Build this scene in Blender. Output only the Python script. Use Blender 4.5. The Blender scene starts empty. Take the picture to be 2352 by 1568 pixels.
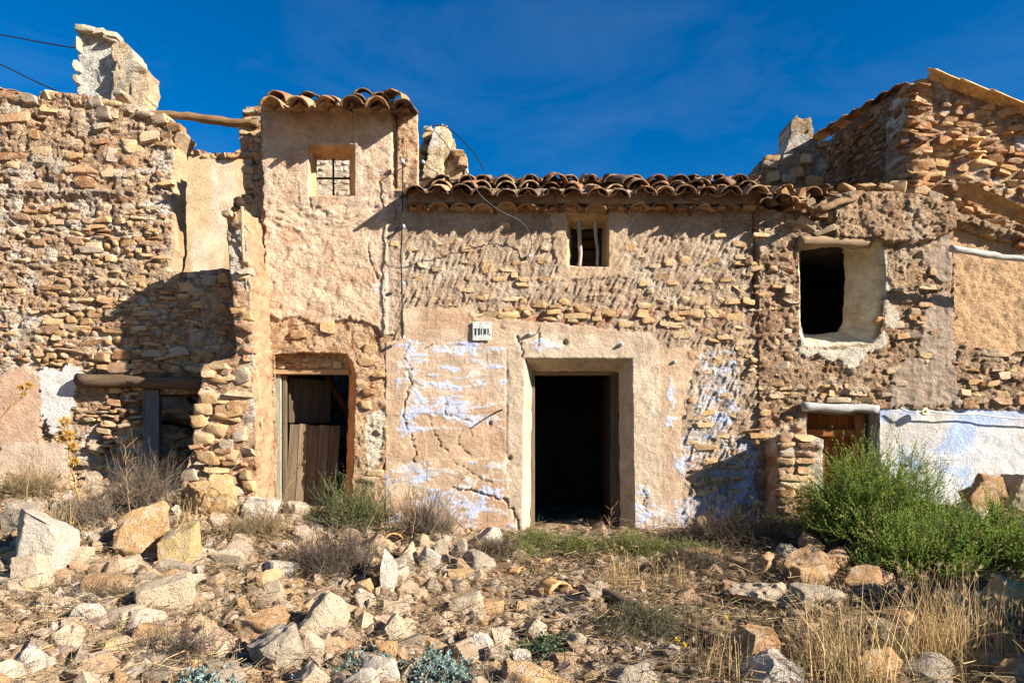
import bpy, math, random
import numpy as np
from mathutils import Matrix, Vector, Euler

SC = bpy.context.scene
COL = SC.collection
R = math.radians

# ------------------------------------------------------------------ camera, sky, sun, exposure
cam_d = bpy.data.cameras.new('camera'); cam = bpy.data.objects.new('camera', cam_d); COL.objects.link(cam)
cam.location = (0, 0, 0); cam.rotation_euler = (R(90), 0, 0)
cam_d.lens = 24; cam_d.sensor_width = 36; cam_d.shift_y = 0.0918
cam_d.clip_start = 0.05; cam_d.clip_end = 2000
SC.camera = cam
LX, LY, LZ = -2.0, 1.0, -1.10                       # direction the sunlight travels
sun_el = math.atan2(-LZ, math.hypot(LX, LY)); sun_az = math.atan2(-LX, -LY)   # azimuth from +y towards +x
w = bpy.data.worlds.new('World'); SC.world = w; w.use_nodes = True
nt = w.node_tree; bg = nt.nodes['Background']
sky = nt.nodes.new('ShaderNodeTexSky'); sky.sky_type = 'NISHITA'; sky.sun_disc = False
sky.sun_elevation = sun_el; sky.sun_rotation = sun_az
sky.air_density = 1.0; sky.dust_density = 0.1; sky.ozone_density = 2.5; sky.altitude = 900
hs = nt.nodes.new('ShaderNodeHueSaturation'); hs.inputs['Saturation'].default_value = 1.46; hs.inputs['Hue'].default_value = 0.506
nt.links.new(sky.outputs[0], hs.inputs['Color']); tc_ = nt.nodes.new('ShaderNodeTexCoord'); mp_ = nt.nodes.new('ShaderNodeMapping'); mp_.inputs['Scale'].default_value = (1.3, 1.3, 4.5); mp_.inputs['Rotation'].default_value = (.5, .35, 1.0)
cl_ = nt.nodes.new('ShaderNodeTexNoise'); cl_.inputs['Scale'].default_value = 1.9; cl_.inputs['Detail'].default_value = 9; cl_.inputs['Roughness'].default_value = .62; cl_.inputs['Distortion'].default_value = .6
nt.links.new(tc_.outputs['Generated'], mp_.inputs[0]); nt.links.new(mp_.outputs[0], cl_.inputs['Vector'])
rr_ = nt.nodes.new('ShaderNodeMapRange'); rr_.inputs[1].default_value = .48; rr_.inputs[2].default_value = .80; rr_.inputs[3].default_value = 0; rr_.inputs[4].default_value = .17; nt.links.new(cl_.outputs[0], rr_.inputs[0])
cm_ = nt.nodes.new('ShaderNodeMix'); cm_.data_type = 'RGBA'; cm_.inputs[7].default_value = (1.9, 2.7, 4.4, 1); nt.links.new(rr_.outputs[0], cm_.inputs[0]); nt.links.new(hs.outputs[0], cm_.inputs[6])
nt.links.new(cm_.outputs[2], bg.inputs[0])   # thin high cirrus
bg.inputs[1].default_value = 0.054
sl = bpy.data.lights.new('sun', 'SUN'); sl.energy = 5.0; sl.angle = R(0.5); sl.color = (1.0, 0.95, 0.87)
so = bpy.data.objects.new('sun', sl); COL.objects.link(so)
so.rotation_euler = Vector((LX, LY, LZ)).to_track_quat('-Z', 'Y').to_euler()
SC.view_settings.view_transform = 'Standard'; SC.view_settings.look = 'None'
SC.view_settings.exposure = 1.45; SC.view_settings.gamma = 1.0

F, CU, CV = 1568.0, 1176.0, 1000.0                  # focal length and horizon of the survey grid
def at(u, v, D): return ((u-CU)*D/F, D, (CV-v)*D/F)
def px(n, D): return n*D/F

# ------------------------------------------------------------------ numeric helpers
def _h(ix, iy, iz, seed):
    n = (ix.astype(np.int64)*374761393 + iy.astype(np.int64)*668265263 + iz.astype(np.int64)*2147483647 + seed*144665) & 0xffffffff
    n = ((n ^ (n >> 13))*1274126177) & 0xffffffff
    n = ((n ^ (n >> 16))*2246822519) & 0xffffffff
    n = n ^ (n >> 15)
    return (n & 0xffffff)/float(0xffffff)
def vnoise(x, y, z=0.0, seed=0):
    x, y, z = np.broadcast_arrays(np.asarray(x, float), np.asarray(y, float), np.asarray(z, float))
    x0, y0, z0 = np.floor(x), np.floor(y), np.floor(z)
    fx, fy, fz = x-x0, y-y0, z-z0
    fx = fx*fx*(3-2*fx); fy = fy*fy*(3-2*fy); fz = fz*fz*(3-2*fz)
    g = lambda a, b, c: _h(x0+a, y0+b, z0+c, seed)
    a = g(0,0,0)*(1-fx)+g(1,0,0)*fx; b = g(0,1,0)*(1-fx)+g(1,1,0)*fx
    c = g(0,0,1)*(1-fx)+g(1,0,1)*fx; d = g(0,1,1)*(1-fx)+g(1,1,1)*fx
    return ((a*(1-fy)+b*fy)*(1-fz)+(c*(1-fy)+d*fy)*fz)*2-1
def fbm(x, y, z=0.0, o=4, seed=0, gain=.5):
    s = 0; a = 1.0; t = 0
    for i in range(o):
        s = s + a*vnoise(np.asarray(x)*2.03**i, np.asarray(y)*2.03**i, np.asarray(z)*2.03**i, seed+i*17); t += a; a *= gain
    return s/t
def ridge(x, y, o=3, seed=0): 
    s = 0; a = 1.; t = 0
    for i in range(o):
        s = s + a*(1-2*np.abs(vnoise(x*2.1**i, y*2.1**i, 0, seed+i*13))); t += a; a *= .5
    return s/t
def sstep(a, b, x):
    t = np.clip((x-a)/(b-a), 0, 1); return t*t*(3-2*t)
def inside(X, Y, poly):
    poly = np.asarray(poly, float); r = np.zeros(np.shape(X), bool); n = len(poly)
    x0, y0 = poly[:,0].min(), poly[:,1].min(); x1, y1 = poly[:,0].max(), poly[:,1].max()
    m = (X >= x0) & (X <= x1) & (Y >= y0) & (Y <= y1)
    px_, py_ = X[m], Y[m]; q = np.zeros(px_.shape, bool)
    for i in range(n):
        ax, ay = poly[i]; bx, by = poly[(i+1) % n]
        if ay == by: continue
        c = ((ay > py_) != (by > py_)) & (px_ < (bx-ax)*(py_-ay)/(by-ay)+ax)
        q ^= c
    r[m] = q
    return r
def seg_dist(X, Y, line):
    d = np.full(np.shape(X), 1e9)
    for (ax, ay), (bx, by) in zip(line[:-1], line[1:]):
        vx, vy = bx-ax, by-ay; L = vx*vx+vy*vy+1e-9
        t = np.clip(((X-ax)*vx+(Y-ay)*vy)/L, 0, 1)
        d = np.minimum(d, np.hypot(X-ax-t*vx, Y-ay-t*vy))
    return d
def roughen(poly, amp, seg, seed, freq=6.0):
    out = []; n = len(poly)
    for i in range(n):
        a = np.array(poly[i], float); b = np.array(poly[(i+1) % n], float); L = np.hypot(*(b-a)); k = max(1, int(L/seg))
        for j in range(k):
            p = a+(b-a)*j/k
            out.append(p)
    P = np.array(out)
    if amp > 0:
        dx = fbm(P[:,0]*freq, P[:,1]*freq, 3.3, 4, seed, .65); dz = fbm(P[:,0]*freq, P[:,1]*freq, 9.1, 4, seed+5, .65)
        P = P+np.stack([dx, dz], 1)*amp*2
    return P
def lin(*c):
    c = np.array(c, float)/255.; return np.where(c <= .04045, c/12.92, ((c+.055)/1.055)**2.4)
def mixc(A, B, m):
    m = np.asarray(m, float)[..., None]; return A*(1-m)+np.asarray(B)*m

# ------------------------------------------------------------------ objects
def mk_mesh(name, V, faces, cols=None, smooth=True):
    """faces: list of (n,k) int arrays"""
    me = bpy.data.meshes.new(name); V = np.asarray(V, np.float32)
    me.vertices.add(len(V)); me.vertices.foreach_set('co', V.ravel())
    faces = [np.asarray(f, np.int32) for f in faces if len(f)]
    li = np.concatenate([f.ravel() for f in faces]); tot = np.concatenate([np.full(len(f), f.shape[1], np.int32) for f in faces])
    st = np.concatenate([[0], np.cumsum(tot)[:-1]]).astype(np.int32)
    me.loops.add(len(li)); me.loops.foreach_set('vertex_index', li)
    me.polygons.add(len(tot)); me.polygons.foreach_set('loop_start', st); me.polygons.foreach_set('loop_total', tot)
    if cols is not None:
        a = me.color_attributes.new('Col', 'FLOAT_COLOR', 'POINT')
        c = np.ones((len(V), 4), np.float32); cols = np.asarray(cols); c[:, :cols.shape[1]] = cols; a.data.foreach_set('color', c.ravel())
    me.update(calc_edges=True); me.validate()
    me.polygons.foreach_set('use_smooth', np.full(len(me.polygons), smooth))
    return me
def link(name, me, mat=None, parent=None, label=None, cat=None, group=None, kind=None, color=None):
    o = bpy.data.objects.new(name, me); COL.objects.link(o)
    if mat is not None and me is not None and not me.materials: me.materials.append(mat)
    if parent is not None:
        o.parent = parent
        p = parent.get('_base')
        if p is not None: o.matrix_parent_inverse = Matrix.Translation(-Vector(p))
    tag(o, label, cat, group, kind)
    if color is not None: o.color = (*[float(c) for c in color], 1)
    return o
def tag(o, label=None, cat=None, group=None, kind=None):
    if label: o['label'] = label
    if cat: o['category'] = cat
    if group: o['group'] = group
    if kind: o['kind'] = kind
def empty(name, loc, label, cat, group=None):
    o = bpy.data.objects.new(name, None); COL.objects.link(o); o.location = loc; o['_base'] = tuple(loc); o.empty_display_size = .2
    tag(o, label, cat, group); return o
class MB:
    def __init__(s): s.V = []; s.F = {3: [], 4: []}; s.C = []; s.n = 0
    def add(s, V, faces, col=(1,1,1)):
        V = np.asarray(V, float); 
        for f in faces:
            f = np.asarray(f, int)
            if len(f): s.F[f.shape[1]].append(f+s.n)
        s.V.append(V); s.C.append(np.broadcast_to(np.asarray(col, float), (len(V), 3))); s.n += len(V)
    def mesh(s, name, smooth=False):
        return mk_mesh(name, np.concatenate(s.V), [np.concatenate(f) for f in s.F.values() if f], np.concatenate(s.C), smooth)
    def box(s, c, size, rot=None, col=(1,1,1)):
        q = np.array([(x,y,z) for x in (-.5,.5) for y in (-.5,.5) for z in (-.5,.5)])*np.array(size)
        if rot is not None: q = q @ np.array(Euler(rot).to_matrix()).T
        s.add(q+np.array(c), [[(0,1,3,2),(4,6,7,5),(0,4,5,1),(2,3,7,6),(0,2,6,4),(1,5,7,3)]], col)
    def tube(s, P, rad, k=6, col=(1,1,1), caps=True):
        P = np.asarray(P, float); n = len(P); rad = np.broadcast_to(rad, (n,))
        T = np.gradient(P, axis=0); T /= np.linalg.norm(T, axis=1)[:, None]+1e-9
        up = np.array([0,0,1.]) if abs(T[0][2]) < .9 else np.array([1.,0,0])
        A = np.cross(T, up); A /= np.linalg.norm(A, axis=1)[:, None]+1e-9; B = np.cross(T, A)
        th = np.arange(k)*2*np.pi/k
        V = P[:,None]+rad[:,None,None]*(A[:,None]*np.cos(th)[None,:,None]+B[:,None]*np.sin(th)[None,:,None])
        V = V.reshape(-1,3); f = []
        for i in range(n-1):
            for j in range(k): f.append((i*k+j, i*k+(j+1)%k, (i+1)*k+(j+1)%k, (i+1)*k+j))
        tri = []
        if caps:
            V = np.concatenate([V, P[:1], P[-1:]]); a, b = n*k, n*k+1
            for j in range(k): tri.append((a, (j+1)%k, j)); tri.append((b, (n-1)*k+j, (n-1)*k+(j+1)%k))
        s.add(V, [f, tri], col)

# ------------------------------------------------------------------ materials
def material(name, src='attr', var=.25, vscale=9., bump=.5, bscale=60., bdist=.012, rough=.92, tint=(1,1,1), spots=0., grain=None, spec=.15, fine=220., pits=0., smear=None, pscale=30., chips=False):
    m = bpy.data.materials.new(name); m.use_nodes = True; t = m.node_tree; N = t.nodes; L = t.links
    b = N['Principled BSDF']; b.inputs['Roughness'].default_value = rough; b.inputs['Specular IOR Level'].default_value = spec
    if src == 'attr':
        s = N.new('ShaderNodeVertexColor'); s.layer_name = 'Col'; out = s.outputs[0]
    elif src == 'obj':
        s = N.new('ShaderNodeObjectInfo'); out = s.outputs['Color']
    else:
        s = N.new('ShaderNodeRGB'); s.outputs[0].default_value = (*src, 1); out = s.outputs[0]
    g = N.new('ShaderNodeNewGeometry')
    co = g.outputs['Position']
    if grain:
        tc = N.new('ShaderNodeTexCoord'); mp = N.new('ShaderNodeMapping'); mp.inputs['Scale'].default_value = grain
        L.new(tc.outputs['Object'], mp.inputs[0]); co = mp.outputs[0]
    def noise(sc, det=6, ro=.6):
        n = N.new('ShaderNodeTexNoise'); n.inputs['Scale'].default_value = sc; n.inputs['Detail'].default_value = det; n.inputs['Roughness'].default_value = ro
        L.new(co, n.inputs['Vector']); return n.outputs[0]
    def ramp(i, a, b_, lo, hi):
        r = N.new('ShaderNodeMapRange'); r.inputs[1].default_value = a; r.inputs[2].default_value = b_; r.inputs[3].default_value = lo; r.inputs[4].default_value = hi
        L.new(i, r.inputs[0]); return r.outputs[0]
    def mul(a, b_):
        v = N.new('ShaderNodeVectorMath'); v.operation = 'MULTIPLY'; L.new(a, v.inputs[0]); L.new(b_, v.inputs[1]); return v.outputs[0]
    n1 = noise(vscale, 5, .65); out = mul(out, ramp(n1, .3, .7, 1-var, 1+var))
    n2 = noise(vscale*7, 3, .7); out = mul(out, ramp(n2, .3, .7, 1-var*.6, 1+var*.6))
    if chips:
        wp = N.new('ShaderNodeVectorMath'); wp.operation = 'MULTIPLY_ADD'; wn = N.new('ShaderNodeTexNoise'); wn.inputs['Scale'].default_value = 14; wn.inputs['Detail'].default_value = 3; L.new(co, wn.inputs['Vector']); L.new(wn.outputs['Color'], wp.inputs[0]); wp.inputs[1].default_value = (.07,.07,.07); L.new(co, wp.inputs[2])
        ms = N.new('ShaderNodeMapping'); ms.inputs['Scale'].default_value = (1, 1, 1.7); L.new(wp.outputs[0], ms.inputs[0])
        def vor(sc, feat):
            v = N.new('ShaderNodeTexVoronoi'); v.feature = feat; v.inputs['Scale'].default_value = sc; L.new(ms.outputs[0], v.inputs['Vector']); return v
        c1, c2 = vor(13, 'F1'), vor(30, 'F1'); e1 = vor(13, 'DISTANCE_TO_EDGE')
        bw = N.new('ShaderNodeSeparateColor'); L.new(c1.outputs['Color'], bw.inputs[0]); bw2 = N.new('ShaderNodeSeparateColor'); L.new(c2.outputs['Color'], bw2.inputs[0])
        mx = N.new('ShaderNodeMix'); mx.data_type = 'RGBA'; mx.blend_type = 'MULTIPLY'; L.new(s.outputs['Alpha'], mx.inputs[0]); L.new(out, mx.inputs[6]); L.new(mul(ramp(bw.outputs[0], 0, 1, .80, 1.2), ramp(bw2.outputs[0], 0, 1, .82, 1.18)), mx.inputs[7]); out = mx.outputs[2]
        def mth(op, a, b_):
            q = N.new('ShaderNodeMath'); q.operation = op; (L.new(a, q.inputs[0]) if not isinstance(a, (int, float)) else setattr(q.inputs[0], 'default_value', a)); (L.new(b_, q.inputs[1]) if not isinstance(b_, (int, float)) else setattr(q.inputs[1], 'default_value', b_)); return q.outputs[0]
        chipH = mth('ADD', mth('MULTIPLY', ramp(e1.outputs[0], 0, .09, 0, 1), mth('ADD', .35, bw.outputs[1])), mth('MULTIPLY', ramp(c2.outputs['Distance'], .55, .1, 0, .55), mth('ADD', .4, bw2.outputs[1])))
        chipH = mth('MULTIPLY', mth('MULTIPLY', chipH, .62), s.outputs['Alpha'])
    if spots > 0:
        n3 = noise(vscale*2.3, 6, .7)
        mx = N.new('ShaderNodeMix'); mx.data_type = 'RGBA'; mx.blend_type = 'MULTIPLY'
        L.new(ramp(n3, .58, .68, 0, spots), mx.inputs[0]); L.new(out, mx.inputs[6]); mx.inputs[7].default_value = (.45,.42,.38,1); out = mx.outputs[2]
    if smear is not None:
        n4 = noise(vscale*1.6, 5, .72)
        mx = N.new('ShaderNodeMix'); mx.data_type = 'RGBA'; L.new(ramp(n4, .50, .60, 0, .7), mx.inputs[0]); L.new(out, mx.inputs[6]); mx.inputs[7].default_value = (*smear, 1); out = mx.outputs[2]
    L.new(out, b.inputs['Base Color'])
    if bump > 0:
        a = noise(bscale, 5, .72); c = noise(fine, 2, .6)
        ad = N.new('ShaderNodeMath'); ad.operation = 'MULTIPLY_ADD'; ad.inputs[1].default_value = .35; L.new(c, ad.inputs[0]); L.new(a, ad.inputs[2])
        hsock = ad.outputs[0]
        if chips: hsock = mth('ADD', mth('MULTIPLY', hsock, ramp(s.outputs['Alpha'], 0, .6, .45, 1)), chipH)
        if pits > 0:
            vo = N.new('ShaderNodeTexVoronoi'); vo.inputs['Scale'].default_value = pscale; vo.inputs['Randomness'].default_value = 1; L.new(co, vo.inputs['Vector'])
            pm = N.new('ShaderNodeMath'); pm.operation = 'MULTIPLY_ADD'; pm.inputs[1].default_value = pits; L.new(ramp(vo.outputs['Distance'], .0, .35, 0, 1), pm.inputs[0]); L.new(hsock, pm.inputs[2]); hsock = pm.outputs[0]
        bp = N.new('ShaderNodeBump'); bp.inputs['Strength'].default_value = bump; bp.inputs['Distance'].default_value = bdist
        L.new(hsock, bp.inputs['Height']); L.new(bp.outputs[0], b.inputs['Normal'])
    return m
M_wall = material('lime_plaster', 'attr', .22, 6, 1.0, 30, .034, fine=120., chips=True)
M_stone = material('limestone', 'obj', .28, 11, 1.0, 32, .03, spots=.4, smear=lin(222,196,164)*.8)
M_rock = material('field_limestone', 'obj', .22, 6, 1.0, 20, .045, spots=.4, pits=.35, pscale=42, smear=lin(222,198,168)*.8)
M_rubble = material('limestone_rubble', 'attr', .25, 12, 1.0, 26, .035, smear=lin(214,184,150)*.70)
M_ground = material('dry_soil', 'attr', .35, 9, .9, 40, .02)
M_tile = material('fired_clay_tile', 'obj', .35, 12, .5, 60, .008, spots=.7)
M_wood = material('weathered_wood', 'obj', .38, 3, .9, 14, .012, rough=.85, grain=(1, 12, 12))
M_woodz = material('weathered_upright_wood', 'obj', .38, 3, .9, 14, .012, rough=.85, grain=(12, 12, .8))
M_iron = material('rusty_iron', (.03,.024,.02), .3, 30, .4, 90, .003, rough=.7)
M_cable = material('old_cable', 'obj', .1, 20, 0, rough=.7)
M_ceramic = material('white_ceramic', (.62,.66,.66), .1, 30, .1, 90, .002, rough=.3, spec=.5)
M_leaf = material('leaf', 'attr', .15, 8, 0, rough=.75, spec=.12)
M_dark = material('shade_dark_plaster', (.07,.055,.042), .3, 3, .4, 20, .02)  # interior shade put into the colour, rooms painted near black
def add_translucency(m, f=.25):
    t = m.node_tree; b = t.nodes['Principled BSDF']; o = t.nodes['Material Output']; src = b.inputs['Base Color'].links[0].from_socket
    tr = t.nodes.new('ShaderNodeBsdfTranslucent'); t.links.new(src, tr.inputs[0]); mx = t.nodes.new('ShaderNodeMixShader'); mx.inputs[0].default_value = f
    t.links.new(b.outputs[0], mx.inputs[1]); t.links.new(tr.outputs[0], mx.inputs[2]); t.links.new(mx.outputs[0], o.inputs[0])
add_translucency(M_leaf)

# ------------------------------------------------------------------ wall panels: displaced sheets with ragged outlines, openings and thickness
def panel(name, parent, D, outline, holes, res, hfun, cfun, thick, rough_amp=.015, seed=1, m_units=False, xf=None, mat=None, rings=6, sidecol=None, side_amp=.012, seg=.04, chip=.8):
    tom = (lambda p: p) if m_units else (lambda p: ((p[0]-CU)*D/F, (CV-p[1])*D/F))
    P = roughen([tom(p) for p in outline], rough_amp, seg, seed)
    HP = [roughen([tom(p) for p in h['poly']], h.get('amp', .004), .03, seed+7+i, 9) for i, h in enumerate(holes)]
    x0, z0 = P.min(0)-res; x1, z1 = P.max(0)+res
    xs = np.arange(x0, x1+res, res); zs = np.arange(z0, z1+res, res)
    cx, cz = np.meshgrid((xs[:-1]+xs[1:])/2, (zs[:-1]+zs[1:])/2, indexing='ij')
    m = inside(cx, cz, P); hid = np.full(m.shape, -1)
    for i, hp in enumerate(HP):
        q = inside(cx, cz, hp); hid[q] = i; m &= ~q
    X, Z = np.meshgrid(xs, zs, indexing='ij'); nx, nz = X.shape
    mp = np.zeros((nx+1, nz+1), bool); mp[1:-1, 1:-1] = m
    cnt = mp[:-1,:-1].astype(int)+mp[1:,:-1]+mp[:-1,1:]+mp[1:,1:]
    used = cnt > 0; bd = used & (cnt < 4)
    bi = np.argwhere(bd); bx = X[bd]; bz = Z[bd]
    best = np.full(len(bx), 1e9); nxp = bx.copy(); nzp = bz.copy()
    for poly in [P]+HP:
        for i in range(len(poly)):
            a = poly[i]; b = poly[(i+1) % len(poly)]; vx, vz = b-a; L = vx*vx+vz*vz+1e-12
            near = (np.abs(bx-(a[0]+b[0])/2) < abs(vx)/2+2*res) & (np.abs(bz-(a[1]+b[1])/2) < abs(vz)/2+2*res)
            if not near.any(): continue
            t = np.clip(((bx[near]-a[0])*vx+(bz[near]-a[1])*vz)/L, 0, 1); qx = a[0]+t*vx; qz = a[1]+t*vz
            d = np.hypot(bx[near]-qx, bz[near]-qz); k = np.where(near)[0]; up = d < best[k]; k = k[up]
            best[k] = d[up]; nxp[k] = qx[up]; nzp[k] = qz[up]
    ok = best < 1.5*res
    X[bi[ok,0], bi[ok,1]] = nxp[ok]; Z[bi[ok,0], bi[ok,1]] = nzp[ok]
    idx = np.full(X.shape, -1); idx[used] = np.arange(used.sum())
    vx, vz = X[used], Z[used]
    U, Vp = (vx, vz) if m_units else (vx*F/D+CU, CV-vz*F/D)
    H = hfun(U, Vp, vx, vz); C = cfun(U, Vp, vx, vz, H)
    if C.shape[1] == 4: AL = C[:,3]; C = C[:,:3]
    else: AL = np.full(len(C), chip)
    lum = C@np.array([.3,.59,.11]); C = np.clip(C*.93+.07*lum[:,None]*np.array([1.04,1.0,.93]), .01, .86)
    ci, cj = np.where(m)
    quads = np.stack([idx[ci,cj], idx[ci+1,cj], idx[ci+1,cj+1], idx[ci,cj+1]], 1)
    V = [np.stack([vx, D-H, vz], 1)]; CC = [C]; nV = len(vx); side = []
    # boundary edges
    new = {}; addV = []; addC = []
    def ring(g, v):
        k = (g, v)
        if k in new: return new[k]
        base = nV+len(addV); new[k] = base
        sx, sz = vx[v], vz[v]; sy = D-H[v]
        if g >= 0:
            h = holes[g]; a = [tom((h['poly_bb'][0], h['poly_bb'][1])), tom((h['poly_bb'][2], h['poly_bb'][3]))]
            Di = D+h['t']; b = h['inner']
            if m_units: B = [(b[0], b[1]), (b[2], b[3])]
            else: B = [((b[0]-CU)*Di/F, (CV-b[1])*Di/F), ((b[2]-CU)*Di/F, (CV-b[3])*Di/F)]
            fx = (sx-a[0][0])/(a[1][0]-a[0][0]); fz = (sz-a[0][1])/(a[1][1]-a[0][1])
            fx = min(1, max(0, fx)); fz = min(1, max(0, fz))
            tx = B[0][0]+fx*(B[1][0]-B[0][0]); tz = B[0][1]+fz*(B[1][1]-B[0][1]); ty = Di
        else:
            tx, ty, tz = sx, D+thick, sz
        K = rings
        for i in range(1, K+1):
            f = i/K; addV.append((sx+(tx-sx)*f, sy+(ty-sy)*f, sz+(tz-sz)*f))
            if g >= 0: addC.append(holes[g].get('col', (.4,.32,.24)))
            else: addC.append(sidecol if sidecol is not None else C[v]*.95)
        return base
    K = rings
    pairs = []
    cell = lambda i, j: bool(mp[i+1, j+1])
    hg = lambda i, j: hid[i, j] if 0 <= i < hid.shape[0] and 0 <= j < hid.shape[1] else -1
    vi = np.argwhere(m[1:, :] != m[:-1, :])
    for i, j in vi:
        inn = m[i, j]; g = hg(i+1, j) if inn else hg(i, j)
        a, b = idx[i+1, j], idx[i+1, j+1]
        pairs.append((g, a, b) if inn else (g, b, a))
    vi = np.argwhere(m[:, 1:] != m[:, :-1])
    for i, j in vi:
        inn = m[i, j]; g = hg(i, j+1) if inn else hg(i, j)
        a, b = idx[i+1, j+1], idx[i, j+1]
        pairs.append((g, a, b) if inn else (g, b, a))
    for g, a, b in pairs:
        ra, rb = ring(g, a), ring(g, b)
        pa, pb = a, b
        for i in range(K):
            side.append((pa, ra+i, rb+i, pb)); pa, pb = ra+i, rb+i
    AV = np.array(addV) if addV else np.zeros((0,3)); AC = np.array(addC) if addC else np.zeros((0,3))
    if len(AV):
        q = side_amp
        AV = AV+np.stack([fbm(AV[:,0]*9, AV[:,1]*9, AV[:,2]*9, 4, seed+k*31, .6) for k in range(3)], 1)*q*np.array([1.6, .2, 1.6])
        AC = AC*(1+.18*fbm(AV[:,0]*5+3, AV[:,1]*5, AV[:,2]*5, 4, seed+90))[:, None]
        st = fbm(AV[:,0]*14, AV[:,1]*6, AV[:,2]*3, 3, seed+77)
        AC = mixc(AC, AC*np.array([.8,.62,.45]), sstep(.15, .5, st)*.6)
    VV = np.concatenate([V[0], AV]); 
    if xf is not None: VV = xf(VV)
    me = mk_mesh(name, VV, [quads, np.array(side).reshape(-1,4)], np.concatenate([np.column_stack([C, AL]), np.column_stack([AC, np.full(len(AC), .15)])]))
    o = link(name, me, mat or M_wall, parent)
    return o
def hole(poly, inner, t, col, amp=.004):
    p = np.array(poly); return dict(poly=poly, inner=inner, t=t, col=np.array(col), amp=amp, poly_bb=(p[:,0].min(), p[:,1].min(), p[:,0].max(), p[:,1].max()))
def rect(a, b, c, d): return [(a,b),(c,b),(c,d),(a,d)]

# ------------------------------------------------------------------ rocks
_ico = {}
def ico(sub):
    if sub not in _ico:
        import bmesh
        b = bmesh.new(); bmesh.ops.create_icosphere(b, subdivisions=sub, radius=1); b.verts.ensure_lookup_table()
        _ico[sub] = (np.array([v.co for v in b.verts]), np.array([[v.index for v in f.verts] for f in b.faces])); b.free()
    return _ico[sub]
def rock_pts(sub, seed, cuts=9, amp=.10, boxy=0., dmin=.42, dmax=.78):
    rg = np.random.default_rng(seed); V, Fc = ico(sub); V = V.copy()
    if boxy:
        for n in ((1,0,0),(-1,0,0),(0,1,0),(0,-1,0),(0,0,1),(0,0,-1)):
            n = np.array(n)+rg.normal(0, .16, 3); n /= np.linalg.norm(n); d = rg.uniform(.46, .60)*boxy
            V -= np.maximum(0, V@n-d)[:,None]*n*.95
    for k in range(cuts):
        n = rg.normal(0, 1, 3); n /= np.linalg.norm(n); d = rg.uniform(dmin, dmax)
        V -= np.maximum(0, V@n-d)[:,None]*n*.93
    o = rg.uniform(0, 50, 3); q = V+o
    r = fbm(q[:,0]*1.7, q[:,1]*1.7, q[:,2]*1.7, 3, seed)*amp*1.3+fbm(q[:,0]*5, q[:,1]*5, q[:,2]*5, 4, seed+3, .65)*amp*.9
    V = V*(1+r)[:,None]
    V -= (V.max(0)+V.min(0))/2; V /= (V.max(0)-V.min(0))
    return V, Fc
STONE = [mk_mesh('stone', *(lambda r: (r[0], [r[1]]))(rock_pts(3, 100+i, 6, .05, 1.0, .56, .80))) for i in range(24)]
for m_ in STONE: m_.materials.append(M_stone); m_.set_sharp_from_angle(angle=R(32))
LOWSTONE = [rock_pts(2, 300+i, 6, .06, 1.0, .5, .8) for i in range(10)]
PEBBLE = [rock_pts(1, 400+i, 4, .10) for i in range(8)]
SMALLROCK = [mk_mesh('rock', *(lambda r: (r[0], [r[1]]))(rock_pts(4, 500+i, 16, .10, 0, .45, .8))) for i in range(16)]
for m_ in SMALLROCK: m_.materials.append(M_rock); m_.set_sharp_from_angle(angle=R(36))
PAL_WALL = [lin(214,170,115), lin(222,182,130), lin(205,158,105), lin(196,150,108), lin(216,186,146), lin(188,146,112), lin(224,190,140), lin(178,128,86), lin(200,178,150)]
PAL_ROCK = [lin(216,182,146), lin(228,198,164), lin(206,168,128), lin(220,188,154), lin(234,212,186), lin(196,160,124), lin(212,168,120), lin(188,166,142)]
PAL_BROWN_SHADE = [lin(176,140,106), lin(190,156,122), lin(160,126,96), lin(172,150,128), lin(196,160,124)]  # browner rocks for the right side, dimmed to stand in for shade
ALB = .86
def pick(pal, rg, s=.14):
    c = pal[rg.integers(len(pal))]*.80*(1+rg.uniform(-s, s)); return np.clip(c, .02, .85)

def pack(x0, x1, z0, z1, hr, wr, rg, test, keep=1., gap=.012):
    out = []; z = z0
    while z < z1:
        h = rg.uniform(*hr); x = x0-rg.uniform(0, wr[1])
        while x < x1:
            wd = rg.uniform(*wr)*(0.7+0.6*h/hr[1])*float(np.clip(rg.lognormal(0, .28), .6, 1.7)); c = (x+wd/2, z+h/2+rg.uniform(-.42, .42)*h)
            if rg.uniform() < keep and test(*c): out.append((c[0], c[1], wd*rg.uniform(.8, 1.05), h*float(np.clip(rg.lognormal(-.05, .24), .55, 1.5))))
            x += wd+gap
        z += h*.92+gap*.5
    return out
def place_stones(wall, D, items, rg, proud=(.015, .045), pal=PAL_WALL, limit=280, xf=None, depth=(.10, .16), name='stone'):
    items = sorted(items, key=lambda s: -s[2]*s[3]); mb = MB()
    for i, (x, z, wd, h) in enumerate(items):
        dp = rg.uniform(*depth); y = D-rg.uniform(*proud)+dp/2; col = pick(pal, rg); ry = rg.normal(0, .09); rx = rg.normal(0, .06); rz = rg.normal(0, .06)
        if i < limit:
            o = link(name, STONE[rg.integers(len(STONE))], None, wall, color=col)
            o.rotation_euler = (rx, ry, rz+ (math.pi if rg.uniform() < .5 else 0)); o.scale = (wd, dp, h)
            o.location = (x, y, z) if xf is None else tuple(xf(np.array([[x, y, z]]))[0])
            if xf is not None: o.rotation_euler[2] += xf.rot
        else:
            V, Fc = LOWSTONE[rg.integers(len(LOWSTONE))]
            q = (V*np.array([wd, dp, h])) @ np.array(Euler((rx, ry, rz)).to_matrix()).T + np.array([x, y, z])
            if xf is not None: q = xf(q)
            mb.add(q, [Fc], col)
    if mb.n: link('small_stones', mb.mesh('small_stones', True), M_rubble, wall, kind='stuff')

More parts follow.
